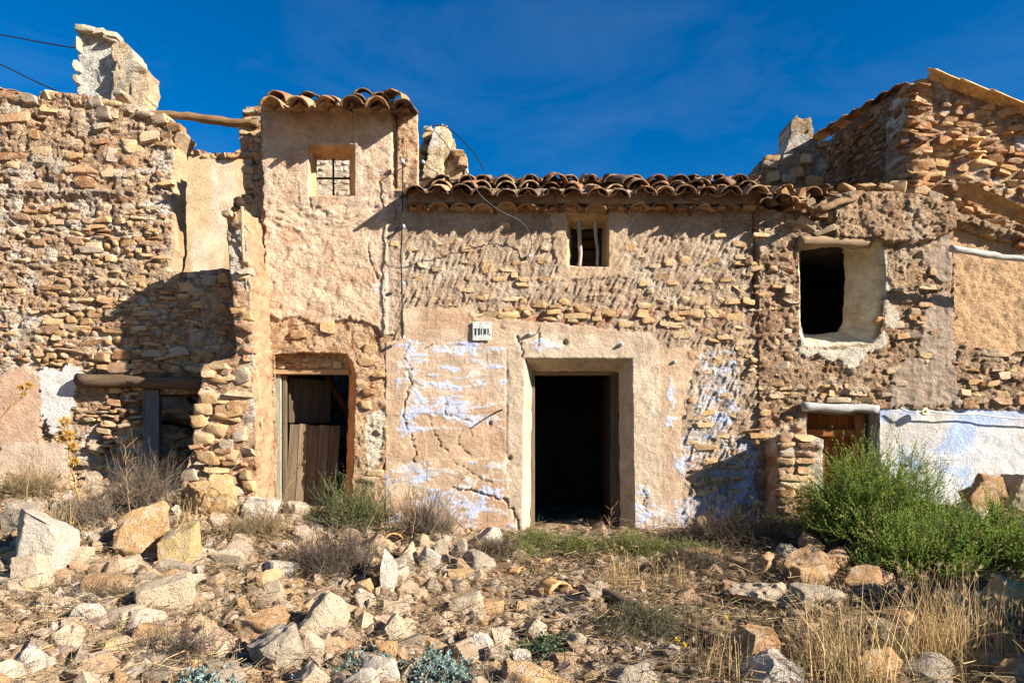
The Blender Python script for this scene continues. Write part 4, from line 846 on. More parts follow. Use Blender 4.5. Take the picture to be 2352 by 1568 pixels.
# verge tiles on the gable
sl = math.atan2((265-181), (2352-2120)); P0 = np.array(at(2112, 179, DG)); P1 = np.array(at(2600, 356, DG)); d = (P1-P0)/np.linalg.norm(P1-P0)
for i in range(7):
    p = P0+d*(.02+i*.44)+np.array([0,-.10,.01]); o = link('verge_tile', TILE[i % 7], None, gable, color=lin(226,188,128)*ALB*(1+.1*rg.normal())); o.location = tuple(p)
    o.rotation_mode = 'QUATERNION'; o.rotation_quaternion = Vector(d).to_track_quat('Y', 'Z'); o.scale = (1.2,1.08,.75)
for k in range(8):
    o = link('roof_edge_tile', TILE[k % 7], None, gable, color=pick(PALT, rg)*.8); o.location = (XS+.05, DG+.15+k*.4, 4.93+.09*k*.4*2); o.rotation_euler = (.06, .2, 0); o.scale = (1.1,1,.7)
P0 = np.array(at(2160, 446, 8.9)); P1 = np.array(at(2420, 560, 8.9)); d = (P1-P0)/np.linalg.norm(P1-P0)
for i in range(4):
    p = P0+d*(i*.46); o = link('verge_tile', TILE[i % 7], None, gable, color=lin(178,142,100)*ALB); o.location = tuple(p+np.array([0,-.30,.0])); o.rotation_mode = 'QUATERNION'; o.rotation_quaternion = Vector(d).to_track_quat('Y', 'Z') @ Euler((0,-.5,0)).to_quaternion(); o.scale = (.95,1.05,.5)
for i, (u, v) in enumerate(((2200,520),(2225,532),(2260,540),(2300,552),(2340,565),(2215,505),(2250,518),(2290,530),(2330,545))):
    o = link('ledge_stone', STONE[rg.integers(18)], None, gable, color=pick(PAL_WALL, rg)*.8); o.location = at(u, v, 8.75); o.scale = (rg.uniform(.16,.3), .24, rg.uniform(.07,.12)); o.rotation_euler = (0, .3, 0)
# clay pipe ends set in the gable
for u, v in ((2290-35,330),(2290-32,362),(2215,335)):
    o = link('clay_tile_fragment', TILE[2], None, gable, color=lin(222,178,122)*ALB); o.location = at(u, v, DG-.12); o.rotation_euler = (.2, .3, 1.4); o.scale = (.9,.4,.9)

# ---- chimneys
def hC(U, V, X, Z): return .025*fbm(X*4, Z*4, 0, 3, 231)+.010*fbm(X*14, Z*14, 0, 4, 232)
def chim(name, label, parts, seed):
    D0 = parts[0][0]; base = at(parts[0][1][-1][0], parts[0][1][-1][1], D0); e = empty(name, base, label, 'chimney')
    for i, (D, ol, col, th, nm) in enumerate(parts):
        c0 = lin(*col)
        def cf(U, V, X, Z, h, c0=c0, s_=seed+i):
            C = np.tile(c0, (len(U), 1)); C = mixc(C, lin(214,176,132), sstep(.1, .4, fbm(X*3, Z*3, s_, 4, 233))*.5); C = mixc(C, lin(228,224,214), sstep(.05, .35, fbm(X*5, Z*4, s_, 4, 234))*.5); C = mixc(C, lin(150,130,96), sstep(.2, .4, fbm(X*8, Z*8, s_, 3, 235))*.5); return C*ALB
        def hf(U, V, X, Z, s_=seed+i):
            h = hC(U+s_, V, X+s_, Z); r = ridge(X*2.2+s_, Z*2.2, 2, 237+s_); return h*.8-.05*sstep(.90, .98, r)+.008*np.sign(fbm(X*4+s_, Z*4, 0, 2, 238))
        panel(nm, e, D, ol, [], .018, hf, cf, th, .045, seed+i)
    return e
ch1 = chim('chimney', 'tall leaning broken chimney with grey cracked plaster, top left', [
 (10.2, [(184,95),(190,72),(215,68),(240,70),(262,85),(272,100),(270,140),(266,200),(262,262),(178,262),(180,170)], (214,206,190), .45, 'chimney_block'),
 (10.05, [(262,105),(282,93),(300,110),(318,140),(340,158),(335,205),(322,262),(240,264),(258,200),(262,150)], (216,188,150), .35, 'chimney_slab')], 301)
rg = np.random.default_rng(71)
for u, v, w_, h_ in ((205,74,50,18),(235,82,30,20),(262,88,32,14),(186,110,12,30),(186,160,12,26),(184,190,12,20),(262,98,26,12)):
    o = link('chimney_stone', STONE[rg.integers(18)], None, ch1, color=lin(204,190,160)*ALB); o.location = at(u, v, 10.22); o.scale = (px(w_,10.2), .3, px(h_,10.2)); o.rotation_euler = (0, rg.normal(0,.15), 0)
ch2 = chim('chimney', 'broken plastered chimney stump with orange tan face right of the tower', [
 (10.6, [(998,292),(1012,288),(1032,290),(1030,330),(1022,360),(1018,410),(968,410),(975,380),(985,340)], (226,196,150), .35, 'chimney_slab'),
 (10.9, [(1030,312),(1042,318),(1040,340),(1048,350),(1070,356),(1070,420),(960,420),(958,345),(968,322),(990,300)], (206,176,140), .4, 'chimney_block')], 311)
for u, v, w_, h_ in ((1056,360,30,16),(1062,375,26,22),(1050,352,40,6),(985,318,26,18),(975,345,24,20),(968,370,24,22),(985,300,20,14)):
    o = link('chimney_stone', STONE[rg.integers(18)], None, ch2, color=pick(PAL_WALL, rg)); o.location = at(u, v, 10.85); o.scale = (px(w_,10.8), .25, px(h_,10.8)); o.rotation_euler = (0, rg.normal(0,.15), 0)
ch3 = chim('chimney', 'small tapering stone chimney in front of the gabled house', [
 (11.0, [(1814,282),(1826,268),(1858,270),(1868,318),(1884,338),(1900,346),(1900,450),(1738,450),(1748,372),(1754,358),(1786,358),(1792,380),(1800,352),(1812,318)], (170,142,108), .5, 'chimney_block')], 321)
for u, v, w_, h_ in ((1770,368,34,14),(1765,382,34,14),(1885,335,24,18),(1830,400,40,26),(1850,370,30,20),(1810,415,40,24),(1775,410,36,22),(1865,420,40,22)):
    o = link('chimney_stone', STONE[rg.integers(18)], None, ch3, color=pick(PAL_WALL, rg)*.95); o.location = at(u, v, 11.0); o.scale = (px(w_,11), .25, px(h_,11)); o.rotation_euler = (0, rg.normal(0,.15), 0)
log('post', at(1879, 440, 11.0), at(1880, 395, 10.9), .03, lin(150,144,136)*.7, ch3, 77, mat=M_woodz)
# tiles peeking over the left wall
for u, v, rz in ((8,218,.3),(40,222,-.2),(75,232,.2),(-30,214,0)):
    o = tile(left_house, *at(u, v, 9.15), rg, .3, s=(1.3,1,.8), rz=rz+1.2)

# ---- doors, frames, bars
def beam(name, parent, a, b, wy, mat, color, ax='z'):
    m = MB(); a, b = np.array(a, float), np.array(b, float); c = (a+b)/2; s_ = np.abs(b-a); s_[1] = wy; m.box((0,0,0), s_); me = m.mesh(name); o = link(name, me, mat, parent, color=color); o.location = tuple(c)
    bv = o.modifiers.new('bevel', 'BEVEL'); bv.width = .006; bv.segments = 1; return o
WDK = lin(112,90,68)*.55; WGR = lin(150,134,112)*.65
D2 = DM+.36
beam('door_post', house, at(1214,850,D2), at(1228,1250,D2), .12, M_woodz, lin(138,118,94)*.7); beam('door_post', house, at(1402,858,D2), at(1428,1250,D2), .12, M_woodz, lin(116,96,74)*.6)
beam('door_head', house, at(1212,842,D2+.01), at(1430,862,D2+.01), .12, M_wood, lin(150,120,88)*.7)
o = beam('door_leaf', house, at(1392,866,D2+.3), at(1400,1245,D2+.3), .62, M_woodz, lin(70,54,42)*.5)
# tower door
D3 = DT+.30
beam('door_post', tower, at(632,860,D3), at(648,1240,D3), .10, M_woodz, lin(168,168,150)*.7); beam('door_head', tower, at(630,849,D3-.04), at(806,860,D3-.04), .12, M_wood, lin(196,160,118)*.75)
log('lintel_log', at(616, 800, DT+.06), at(792, 800, DT+.06), .05, lin(170,130,90)*.75, tower, 22, wob=.006)
fill = panel('lintel_fill', tower, DT+.20, [(626,806),(812,806),(812,852),(626,852)], [], .014, hS, lambda U,V,X,Z,h: mixc(cS(U,V,X,Z,h), lin(214,176,128)*ALB, np.full(len(U), .5)), .1, .004, 95)
rg = np.random.default_rng(81)
place_stones(fill, DT+.2, [(at(u, 0, DT+.2)[0], at(0, v, DT+.2)[2], px(rg.uniform(22,36), DT), px(rg.uniform(10,18), DT)) for u in range(640, 805, 27) for v in (820, 838)], rg, (.01,.04))
def leaf(name, parent, hinge, width, z0, z1, ang, n, cols, sag=0):
    e = link(name, (lambda m: (m.box((width*.5,.028,(z1-z0)*.12), (width*.96,.03,.09)), m.box((width*.5,.028,(z1-z0)*.84), (width*.96,.03,.09)), m.mesh(name))[2])(MB()), M_wood, parent, color=lin(100,82,64)*.6)
    e.location = (hinge[0], hinge[1], z0); e.rotation_euler = (0, sag, ang); x = 0
    for i in range(n):
        w_ = width/n*rg.uniform(.85,1.1); m = MB(); hh = (z1-z0)*rg.uniform(.985,1.01); m.box((0,0,0), (w_-.007, .022, hh)); p = link('plank', m.mesh('plank'), M_woodz, e, color=cols*(1+rg.uniform(-.3,.25))); p.location = (x+w_/2, rg.uniform(-.003,.003), (z1-z0)/2); x += w_
    return e
hx = at(652, 0, D3)[0]
leaf('lower_door_leaf', tower, (hx, D3+.04), px(108, 8.9)*1.08, at(0,1190,8.9)[2], at(0,972,8.9)[2], R(16), 5, lin(150,128,100)*.62, .05)
leaf('upper_door_leaf', tower, (hx+.02, D3+.12), .62, at(0,970,8.9)[2], at(0,866,8.9)[2], R(48), 4, lin(110,92,74)*.55)
beam('door_stile', tower, at(650,862,D3), at(659,1240,D3), .05, M_woodz, lin(128,110,88)*.65)
# tower window bars
Dw = DT+.24
def bars(parent, segs, r, mat, name='window_bar', color=None):
    for a, b in segs:
        m = MB(); m.tube(np.linspace(np.array(a), np.array(b), 3), r, 6); link(name, m.mesh(name, True), mat, parent, color=color)
bars(tower, [(at(765.5,366,Dw), at(766,452,Dw)), (at(724,410,Dw), at(806,410,Dw-.01))], .014, M_iron)
# middle house window: two crooked wooden bars and a boarded shutter
for u0, u1, s_ in ((1330,1331,5),(1368,1372,6)):
    log('window_bar', at(u0, 500, DM+.12), at(u1, 616, DM+.12), .028 if s_ == 5 else .024, lin(190,178,164)*.75, house, s_, k=8, n=8, wob=.006, mat=M_woodz)
for i, v in enumerate((540, 562, 586, 606)): beam('shutter_board', house, at(1318,v-10,DM+.45), at(1388,v+9,DM+.45), .03, M_wood, lin(120,88,58)*.5)
beam('shutter_frame', house, at(1305,520,DM+.34), at(1321,618,DM+.34), .05, M_woodz, lin(84,70,58)*.5); beam('shutter_frame', house, at(1372,520,DM+.34), at(1392,618,DM+.34), .05, M_woodz, lin(84,70,58)*.5); beam('shutter_frame', house, at(1305,518,DM+.36), at(1392,532,DM+.36), .05, M_wood, lin(84,70,58)*.5)
# low brown door of the right house
D4 = DR+.30
bd = empty('', (0,0,0), None, None) if False else None
for i in range(5):
    a = 1850+i*25; o = slab('door_plank', rhouse, at(a+.6,950,D4), np.array(at(a+24,1240,D4))+np.array([0,.03,0]), M_woodz, lin(150,84,36)*.62*(1+rg.uniform(-.2,.2)))
beam('door_rail', rhouse, at(1850,985,D4-.03), at(1970,1002,D4-.03), .04, M_wood, lin(176,110,58)*.65); beam('door_stile', rhouse, at(1964,952,D4-.06), at(1984,1240,D4-.06), .06, M_woodz, lin(170,112,66)*.65)

# ================================================================== SMALL THINGS ON THE WALLS
# number plate
pl = empty('number_plate', at(1107, 781, DM-.05), 'small white enamel house number plate reading 1100 left of the doorway', 'plate')
m = MB(); m.box((0,0,0), (px(43,DM), .016, px(43,DM))); o = link('plate', m.mesh('plate'), material('enamel', (.50,.50,.44), .30, 16, .2, 60, .002, rough=.45, spots=.5), pl); o.location = at(1107, 760.5, DM-.045); bv = o.modifiers.new('bevel', 'BEVEL'); bv.width = .004
M_ink = material('black_ink', (.02,.02,.02), .1, 20, 0, rough=.6)
def flat(name, polys, u, v, s, D):
    m = MB()
    for P in polys:
        P = np.array(P, float); n = len(P); V = np.concatenate([np.stack([P[:,0]*s, np.full(n, -.001), P[:,1]*s], 1), np.stack([P[:,0]*s, np.full(n, .003), P[:,1]*s], 1)])
        c = V[:n].mean(0); V = np.concatenate([V, [c]]); m.add(V, [[(i, (i+1) % n, 2*n) for i in range(n)], [(i, i+n, (i+1) % n+n, (i+1) % n) for i in range(n)]])
    o = link(name, m.mesh(name), M_ink, pl); o.location = at(u, v, D); return o
one = [[(-.11,-.5),(.11,-.5),(.11,.5),(-.11,.42)], [(-.28,.20),(-.13,.28),(-.13,.42),(-.2,.36)]]
th = np.linspace(-1.25, 1.25, 9); cr = [(.07+.20*math.cos(t), .5*math.sin(t)/math.sin(1.25)*.98) for t in th]+[(.07+.05*math.cos(t), .44*math.sin(t)/math.sin(1.25)) for t in th[::-1]]
def quads_from(c):
    n = len(c)//2; return [[c[i], c[i+1], c[2*n-2-i], c[2*n-1-i]] for i in range(n-1)]
zero = quads_from(cr)+[[(-x, y) for x, y in q][::-1] for q in quads_from(cr)]
for g, u in ((one,1092.5),(one,1100.5),(zero,1109),(zero,1118.5)): flat('digit', g, u, 761, px(16.5,DM), DM-.0555)
flat('full_stop', [[(-.09,-.09),(.09,-.09),(.09,.09),(-.09,.09)]], 1125.5, 768, px(15,DM), DM-.0555)

def insulator(u, v, D, label, s=1., white=True):
    e = empty('insulator', at(u, v, D), label, 'insulator', 'ceramic cable insulators on the fronts')
    P = [(0,.03),(.012,.024),(.02,.030),(.034,.030),(.04,.022),(.052,.026),(.06,.018),(.063,.0)]; k = 12; V = []; f = []
    for y, r in P:
        for j in range(k): V.append((r*s*math.cos(j*2*math.pi/k), -y*s, r*s*math.sin(j*2*math.pi/k)))
    for i in range(len(P)-1):
        for j in range(k): f.append((i*k+j, (i+1)*k+j, (i+1)*k+(j+1)%k, i*k+(j+1)%k))
    o = link('knob', mk_mesh('knob', V, [f]), M_ceramic, e); o.location = at(u, v, D)
    m = MB(); m.tube([(0,.03,0),(0,-.068*s,0)], .006*s, 6); o = link('screw', m.mesh('screw', True), M_iron, e); o.location = at(u, v, D)
for u, v, D, lb in ((925,372,8.50,'topmost white insulator on the cable running down right of the tower'),(927,521,8.52,'white insulator on the vertical cable just below the tiled eave'),(927,652,8.52,'white insulator midway down the vertical cable left of the middle house'),(927,775,8.52,'lowest white insulator at the end of the vertical cable'),
    (1217,768,DM-.02,'white insulator above the left end of the door surround'),(1428,791,DM-.02,'white insulator above the right part of the door surround'),(1549,831,DM,'white insulator on the pale plaster patch right of the door surround'),(972,374,9.4,'small insulator on the wire beside the broken chimney stump'),(1215,588,DM-.02,'grey insulator where the slack cable ends below the eave')):
    insulator(u, v, D, lb, .8)
def cable(pts, r, color, label, name='cable', smooth=8, mat=None, parent=None):
    P = np.array([at(*p) for p in pts]); n = len(P); out = []
    for i in range(n-1):
        p0, p1, p2, p3 = P[max(i-1,0)], P[i], P[i+1], P[min(i+2,n-1)]
        for t in np.arange(smooth)/smooth: out.append(.5*((2*p1)+(-p0+p2)*t+(2*p0-5*p1+4*p2-p3)*t*t+(-p0+3*p1-3*p2+p3)*t**3))
    out.append(P[-1]); m = MB(); out = np.array(out); m.tube(out-out[0], r, 6); o = link(name, m.mesh(name, True), mat or M_cable, parent, label, 'cable', color=color); o.location = tuple(out[0]); return o
BLK = (.02,.02,.02); GRY = (.06,.06,.06)
cable([(925,374,8.43),(925,430,8.44),(924,521,8.45),(921,585,8.45),(923,652,8.45),(924,720,8.46),(925,776,8.46)], .009, BLK, 'black cable running straight down right of the tower front')
cable([(925,374,8.44),(940,384,8.8),(958,376,9.3),(972,374,9.34),(985,386,9.6),(1000,394,9.8)], .007, GRY, 'short slack wire from the top insulator to the chimney stump')
cable([(956,335,9.9),(966,306,10.2),(985,290,10.4),(1005,288,10.45),(1026,292,10.4),(1060,320,10.0),(1095,360,9.5),(1111,392,9.2)], 0.008, BLK, 'thick black cable looping over the broken chimney stump')
cable([(998,302,10.3),(1020,325,9.6),(1045,362,8.9),(1075,400,8.15),(1090,428,7.98),(1110,455,8.0),(1150,485,8.2),(1195,508,8.4),(1216,535,8.5),(1221,560,8.54),(1216,586,8.55)], .006, GRY, 'grey cable hanging from the chimney stump down over the eave')
cable([(1217,768,8.56),(1235,765,8.60),(1242,750,8.61)], .007, (.25,.2,.15), 'short bent wire beside the insulator above the doorway')
cable([(-160,55,12),(0,80,11.6),(90,97,11.0),(185,113,10.4)], .010, BLK, 'upper dark wire crossing the sky to the left chimney')
cable([(-160,80,9.6),(0,148,9.6),(70,182,9.5),(130,209,9.4)], .010, BLK, 'lower dark wire crossing the sky to the left wall')
cable([(1770,372,10.9),(1790,345,10.9),(1812,300,10.9)], .006, (.06,.06,.06), 'thin wire looping up beside the small tapering chimney')
cable([(2068,936,8.53),(2085,944,8.52),(2105,946,8.50),(2117,944,8.50),(2135,943,8.50),(2180,950,8.52),(2240,951,8.53),(2300,958,8.53),(2360,962,8.53),(2460,966,8.53)], .010, (.55,.54,.50), 'pale cable stretched along the top of the blue limewashed wall')
e = empty('junction_box', at(2120, 945, 8.52), 'round cream junction box on the blue limewashed wall', 'junction box')
m = MB(); m.tube([(0,0,0),(0,-.045,0),(0,-.055,0)], np.array([.05,.05,.042]), 16); o = link('cover', m.mesh('cover'), material('cream_plastic', (.62,.55,.30), .08, 20, 0, rough=.45, spec=.4), e); o.location = at(2120, 945, 8.54)
m = MB(); m.tube([(0,-.05,0),(0,-.062,0)], .012, 8); o = link('screw', m.mesh('screw'), M_iron, e); o.location = at(2120, 945, 8.54)
# iron spikes
def spike(pts, label, r=.007):
    P = np.array(pts); m = MB(); m.tube(P-P[0], r, 6); o = link('iron_nail', m.mesh('iron_nail', True), M_iron, None, label, 'nail'); o.location = tuple(P[0])
spike([at(1133,951,8.64), at(1140,946,8.55), at(1154,941,8.42)], 'long rusty iron spike in the plaster left of the doorway', .010)
spike([at(992,792,8.64), at(994,789,8.56)], 'rusty nail near the top of the plaster left of the number plate', .006)
# beams and poles
log('roof_beam', at(318, 268, 9.05), at(594, 280, 9.0), .054, lin(150,116,80)*.8, None, 31, label='weathered beam bridging the gap between left wall and tower', cat='beam', n=22, wob=.022)
log('lintel_pole', at(2182, 572, 8.18), at(2440, 612, 8.25), .04, lin(206,198,186)*.8, None, 33, label='bleached bare pole jutting in from the right edge', cat='pole', n=18, wob=.012)
log('leaning_post', at(556, 474, 7.92), at(600, 1000, 8.2), .022, lin(206,176,140)*.7, party, 35, n=20, wob=.01)
log('broken_beam_end', at(548, 466, 7.9), at(556, 478, 8.25), .055, lin(80,62,46)*.6, party, 36, n=8)

# ================================================================== ROCKS, TIMBER AND PLANTS ON THE GROUND
def big_rock(u0, v0, u1, v1, col, label, seed, cuts=10, amp=.09, depth=.85, dist=None, rot=0., boxy=0.):
    x, D, g = hit((u0+u1)/2, v1-.06*(v1-v0))
    if dist: D = dist; x = (( u0+u1)/2-CU)*D/F
    w_, h_ = (u1-u0)*D/F, (v1-v0)*D/F; dp = max(w_*depth, h_*.7); V, Fc = rock_pts(5 if w_*h_ > .09 else 4, seed, cuts+(0 if boxy else 9), amp*1.1, boxy, .58 if boxy else .42, .80)
    q = V+7.7*seed; V = V*(1+.05*fbm(q[:,0]*9, q[:,1]*9, q[:,2]*9, 3, seed, .6))[:,None]
    if rot:
        c, s_ = math.cos(rot), math.sin(rot); V = V @ np.array([[c,0,s_],[0,1,0],[-s_,0,c]]).T; V -= (V.max(0)+V.min(0))/2; V /= (V.max(0)-V.min(0))
    ext = .10*h_+.03
    me = mk_mesh('rock', V*np.array([w_, dp, h_+ext]), [Fc]); me.set_sharp_from_angle(angle=R(30)); me.materials.append(M_rock)
    o = link('rock', me, None, None, label, 'rock', 'large rocks in the rubble', color=np.clip(lin(*col)*.72, 0, .85)); o.location = (x, D+dp*.3, (CV-v1)*D/F+(h_-ext)/2); return o
T1, T2, T3, T4, T5, T6 = (222,176,122), (230,204,170), (226,192,132), (190,172,148), (206,160,112), (236,220,198)
ROCKS = [
 (225,1152,376,1284,T1,'large rounded orange tan boulder, the biggest on the left slope',601,11,.10),(362,1197,446,1312,T3,'yellow slab leaning against the big orange boulder',602,6,.04),(32,1165,140,1332,T6,'tall pale slab standing near the left edge',603,7,.05),
 (-20,1152,76,1232,T4,'grey white rock cut by the left edge behind the tall slab',604,9,.1),(20,1270,106,1352,T2,'pinkish wedge rock in front of the tall pale slab',605,7,.08),(308,1325,436,1408,T2,'pale pink squarish block below the big orange boulder',606,6,.05),(302,1285,442,1332,T4,'flat grey lichen covered rock on top of the pale pink block',607,9,.1),
 (188,1320,300,1374,T5,'flat orange slab left of the pale pink block',608,6,.04),(215,1281,335,1322,T2,'flat white rock under the big orange boulder',609,8,.08),(402,1100,522,1196,T1,'big tan boulder at the foot of the torn party wall',610,9,.12),(462,1088,548,1182,T3,'yellowish white rock behind the tan boulder at the party wall',611,8,.08),
 (676,1362,792,1476,T2,'large pale boulder below the dry bush in the middle',612,9,.07),(545,1445,692,1556,T4,'big grey brown rounded boulder at the bottom left of centre',613,11,.12),(498,1408,642,1482,T5,'broad tan rock behind the grey brown boulder',614,9,.1),(686,1450,748,1524,T2,'pinkish shard lying right of the grey brown boulder',615,6,.05),
 (652,1522,775,1590,T2,'pale rock cut by the bottom edge beside the grey boulder',616,8,.1),(820,1512,922,1590,T6,'white rock at the bottom edge left of the blue green plant',617,8,.07),(866,1412,950,1488,T2,'knobbly tan rock above the blue green plant',618,11,.14),(852,1470,912,1530,T5,'brownish rock between knobbly rock and white bottom rock',619,9,.1),
 (1084,1210,1156,1262,T6,'bright pale rock left of the doorway weeds',620,7,.08),(956,1252,1014,1312,T6,'white rock in the heap left of the doorway path',621,8,.08),(902,1246,962,1300,T2,'tan rock beside the white rock in the heap',622,9,.1),(996,1240,1030,1290,T2,'upright small rock in the heap right of the white rock',623,7,.06),(1034,1236,1078,1296,T4,'pointed grey rock in the heap below the pale rock',624,7,.06),(1058,1264,1138,1326,T4,'low rounded rock at the right end of the heap',625,10,.1),
 (874,1262,908,1376,T6,'narrow pale slab standing on edge beside the dry bush',626,5,.04),(1076,1458,1140,1514,T6,'pale rock in the small group right of the blue green plant',627,9,.1),(1126,1440,1170,1502,T2,'upright egg shaped rock in the small group right of the blue green plant',628,8,.05),(1108,1486,1172,1532,T4,'lowest grey rock in the small group right of the blue green plant',629,9,.1),(1174,1492,1222,1532,T6,'small white rock at the right end of the small group',630,9,.08),
 (1144,1528,1310,1600,T1,'broad tan rock cut by the bottom edge in the centre',631,8,.08),(1396,1536,1520,1600,T4,'pale grey rock cut by the bottom edge right of centre',632,10,.12),(1298,1452,1350,1498,T2,'tan rock on the path in front of the grass',633,9,.1),(1205,1418,1258,1462,T2,'small tan wedge on the bare path',634,7,.06),(1030,1362,1120,1420,T2,'flat cream rock in the middle of the rubble slope',635,8,.06),
 (1840,1222,1903,1290,T5,'pitted rock on top of the pile before the green bush',636,10,.14),(1806,1262,1932,1342,T5,'wide tan rock in the pile under the pitted rock',637,9,.12),(1832,1298,1910,1353,T1,'sunlit block at the front of the pile before the green bush',638,6,.06),(1786,1250,1848,1296,T4,'grey rock at the back left of the pile before the green bush',639,8,.08),(1886,1258,1962,1326,T5,'brown rock at the right of the pile under the green bush',640,8,.1),
 (1708,1266,1792,1326,T5,'brown pitted rock left of the pile before the green bush',641,10,.14),(1684,1340,1844,1402,T2,'long rough pale rock lying in front of the pile',642,11,.13),(1822,1350,1964,1410,T4,'grey rough rock right of the long rough rock',643,11,.13),(1942,1302,2048,1364,T5,'squarish brown rock below the green bush',644,7,.08),(2152,1360,2260,1426,T5,'brown rock in shade under the right hand bush',645,9,.09),
 (2288,1328,2400,1436,T3,'big pale yellowish rock at the right edge',646,7,.07),(1684,1450,1810,1540,T5,'layered tan block at the bottom right of the path',647,6,.08),(1708,1512,1886,1600,T6,'big white knobbly rock at the bottom right of centre',648,11,.14),(1968,1490,2094,1590,T5,'brown knobbly rock at the bottom among tall grass',649,11,.14),(2086,1512,2232,1600,T4,'dark rough rock cut by the bottom edge at right',650,11,.14),(2228,1500,2322,1560,T1,'tan rock at the bottom right corner behind the others',651,9,.1),(2296,1510,2400,1600,T5,'brown rock in the bottom right corner',652,9,.12),
 (2220,1100,2296,1166,T5,'upright brown block of the heap at the limewashed wall',653,6,.06,7.8),(2246,1086,2324,1132,T5,'tilted slab on top of the heap at the limewashed wall',654,6,.04,7.8),(2320,1088,2400,1166,T2,'pale block at the right edge by the limewashed wall',655,6,.05,7.8),(2210,1148,2280,1192,T6,'white rock below the heap at the limewashed wall',656,8,.08,7.8),(1594,1184,1634,1232,T1,'rounded porous stone leaning at the wall right of the doorway',657,8,.08),(1574,1264,1664,1298,T5,'flat brown rock in the dry weeds right of the path',658,8,.08),
 (860,1496,872,1500,T2,'',0),(150,1385,240,1440,T6,'flat white rock in the straw below the orange slab',659,8,.07),(215,1400,310,1440,T2,'cream flat rock left of the scattered straw on the left slope',660,8,.06),(640,1150,720,1200,T2,'jagged pale stone at the threshold of the plank door',661,8,.1),(540,1140,640,1190,T6,'white rubble block at the foot of the tower front',662,9,.12),(150,1255,210,1300,T2,'small tan rock between tall slab and big orange boulder',663,8,.08),(480,1260,560,1305,T2,'pinkish rough rock right of the yellow slab',664,10,.12),(600,1290,680,1330,T6,'white rock in the straw above the pale boulder',665,8,.08),(95,1440,190,1500,T2,'tan rock near the left bottom corner',666,9,.1),(200,1470,290,1520,T3,'yellow stained rock near the bottom left',667,8,.08),(0,1490,100,1560,T6,'white rock in the bottom left corner',668,9,.1),(2010,1400,2120,1450,T5,'brown rock behind the tall grass tuft',669,9,.1)]
for r_ in ROCKS:
    if r_[6]: big_rock(*r_[:6], r_[6], r_[7], r_[8], rot=.25*math.sin(r_[6]*1.7), boxy=1.0 if any(k in r_[5] for k in ('slab','block','shard','flat')) else 0., depth=.45 if 'slab' in r_[5] else .85, dist=r_[9] if len(r_) > 9 else None)

rg = np.random.default_rng(777)
def in_view(x, y, z, m=60): u, v = CU+x*F/y, CV-z*F/y; return -m < u < 2352+m and v < 1568+2*m
NM = {601:'big orange boulder',602:'yellow leaning slab',603:'tall pale slab',605:'pinkish wedge rock',606:'pale pink block',608:'flat orange slab',610:'tan boulder at the party wall',612:'large pale boulder',613:'grey brown boulder',614:'broad tan rock',617:'white bottom rock',618:'knobbly tan rock',620:'bright pale rock by the weeds',621:'white rock in the heap',626:'narrow standing slab',628:'egg shaped rock',631:'broad bottom rock',633:'tan path rock',635:'flat cream rock',638:'sunlit pile block',642:'long rough rock',644:'squarish brown rock',646:'big yellowish rock',647:'layered tan block',648:'white knobbly rock',649:'brown knobbly rock',652:'corner brown rock',658:'flat brown rock',661:'jagged pale stone',666:'tan left corner rock',668:'white corner rock'}
LM = [(*hit((r_[0]+r_[2])/2, min(r_[3], 1566))[:2], NM[r_[6]]) for r_ in ROCKS if r_[6] in NM]; seen = {}
ORD = ['nearest', 'second nearest', 'third nearest', 'fourth nearest', 'fifth nearest', 'sixth nearest', 'seventh nearest', 'eighth nearest', 'ninth nearest', 'tenth nearest', 'eleventh nearest', 'twelfth nearest', 'thirteenth nearest', 'fourteenth nearest']
def rock_label(o):
    x, y = o.location[:2]; d, lx, ly, nm = min((math.hypot(x-a, y-b), a, b, c) for a, b, c in LM); dx, dy = x-lx, y-ly
    rel = ('right of' if dx > 0 else 'left of') if abs(dx) > abs(dy) else ('behind' if dy > 0 else 'in front of'); c = o.color; b = c[0]; tone = 'white' if b > .48 else 'cream' if b > .41 else 'tan' if b > .33 else 'brown'
    seen.setdefault((tone, rel, nm), []).append((d, o))
def finish_labels():
    for (tone, rel, nm), l in seen.items():
        for i, (d, o) in enumerate(sorted(l, key=lambda t: t[0])): o['label'] = ('small %s rock %s the %s' % (tone, rel, nm)) if len(l) == 1 else '%s small %s rock %s the %s' % (ORD[min(i, len(ORD)-1)], tone, rel, nm)
n = 0
def dens(x, y):
    path = math.exp(-((x-.85)/.7)**2)*(1 if y > 6 else .35); return (1.0 if x < .2 else .8)*(1-.75*path)
while n < 270:
    y = rg.uniform(3.7, 8.4); x = rg.uniform(-.85*y, .85*y)
    if rg.uniform() > dens(x, y) or (y > 7.3 and rg.uniform() < .5): continue
    s_ = float(np.clip(rg.lognormal(-2.5, .42), .05, .22)); z = float(gzn(x, y))
    o = link('rock', SMALLROCK[rg.integers(16)], None, None, 'small pale limestone rock lying among straw on the rubble slope', 'rock', 'small rocks on the slope', color=pick(PAL_ROCK if x < 1.6 else PAL_BROWN_SHADE, rg, .2)*.78)
    o.location = (x, y, z+s_*.12); o.scale = (s_*rg.uniform(.8,1.4), s_*rg.uniform(.8,1.3), s_*rg.uniform(.5,.95)); o.rotation_euler = (rg.normal(0,.35), rg.normal(0,.35), rg.uniform(0,6.28)); n += 1; rock_label(o)
finish_labels()
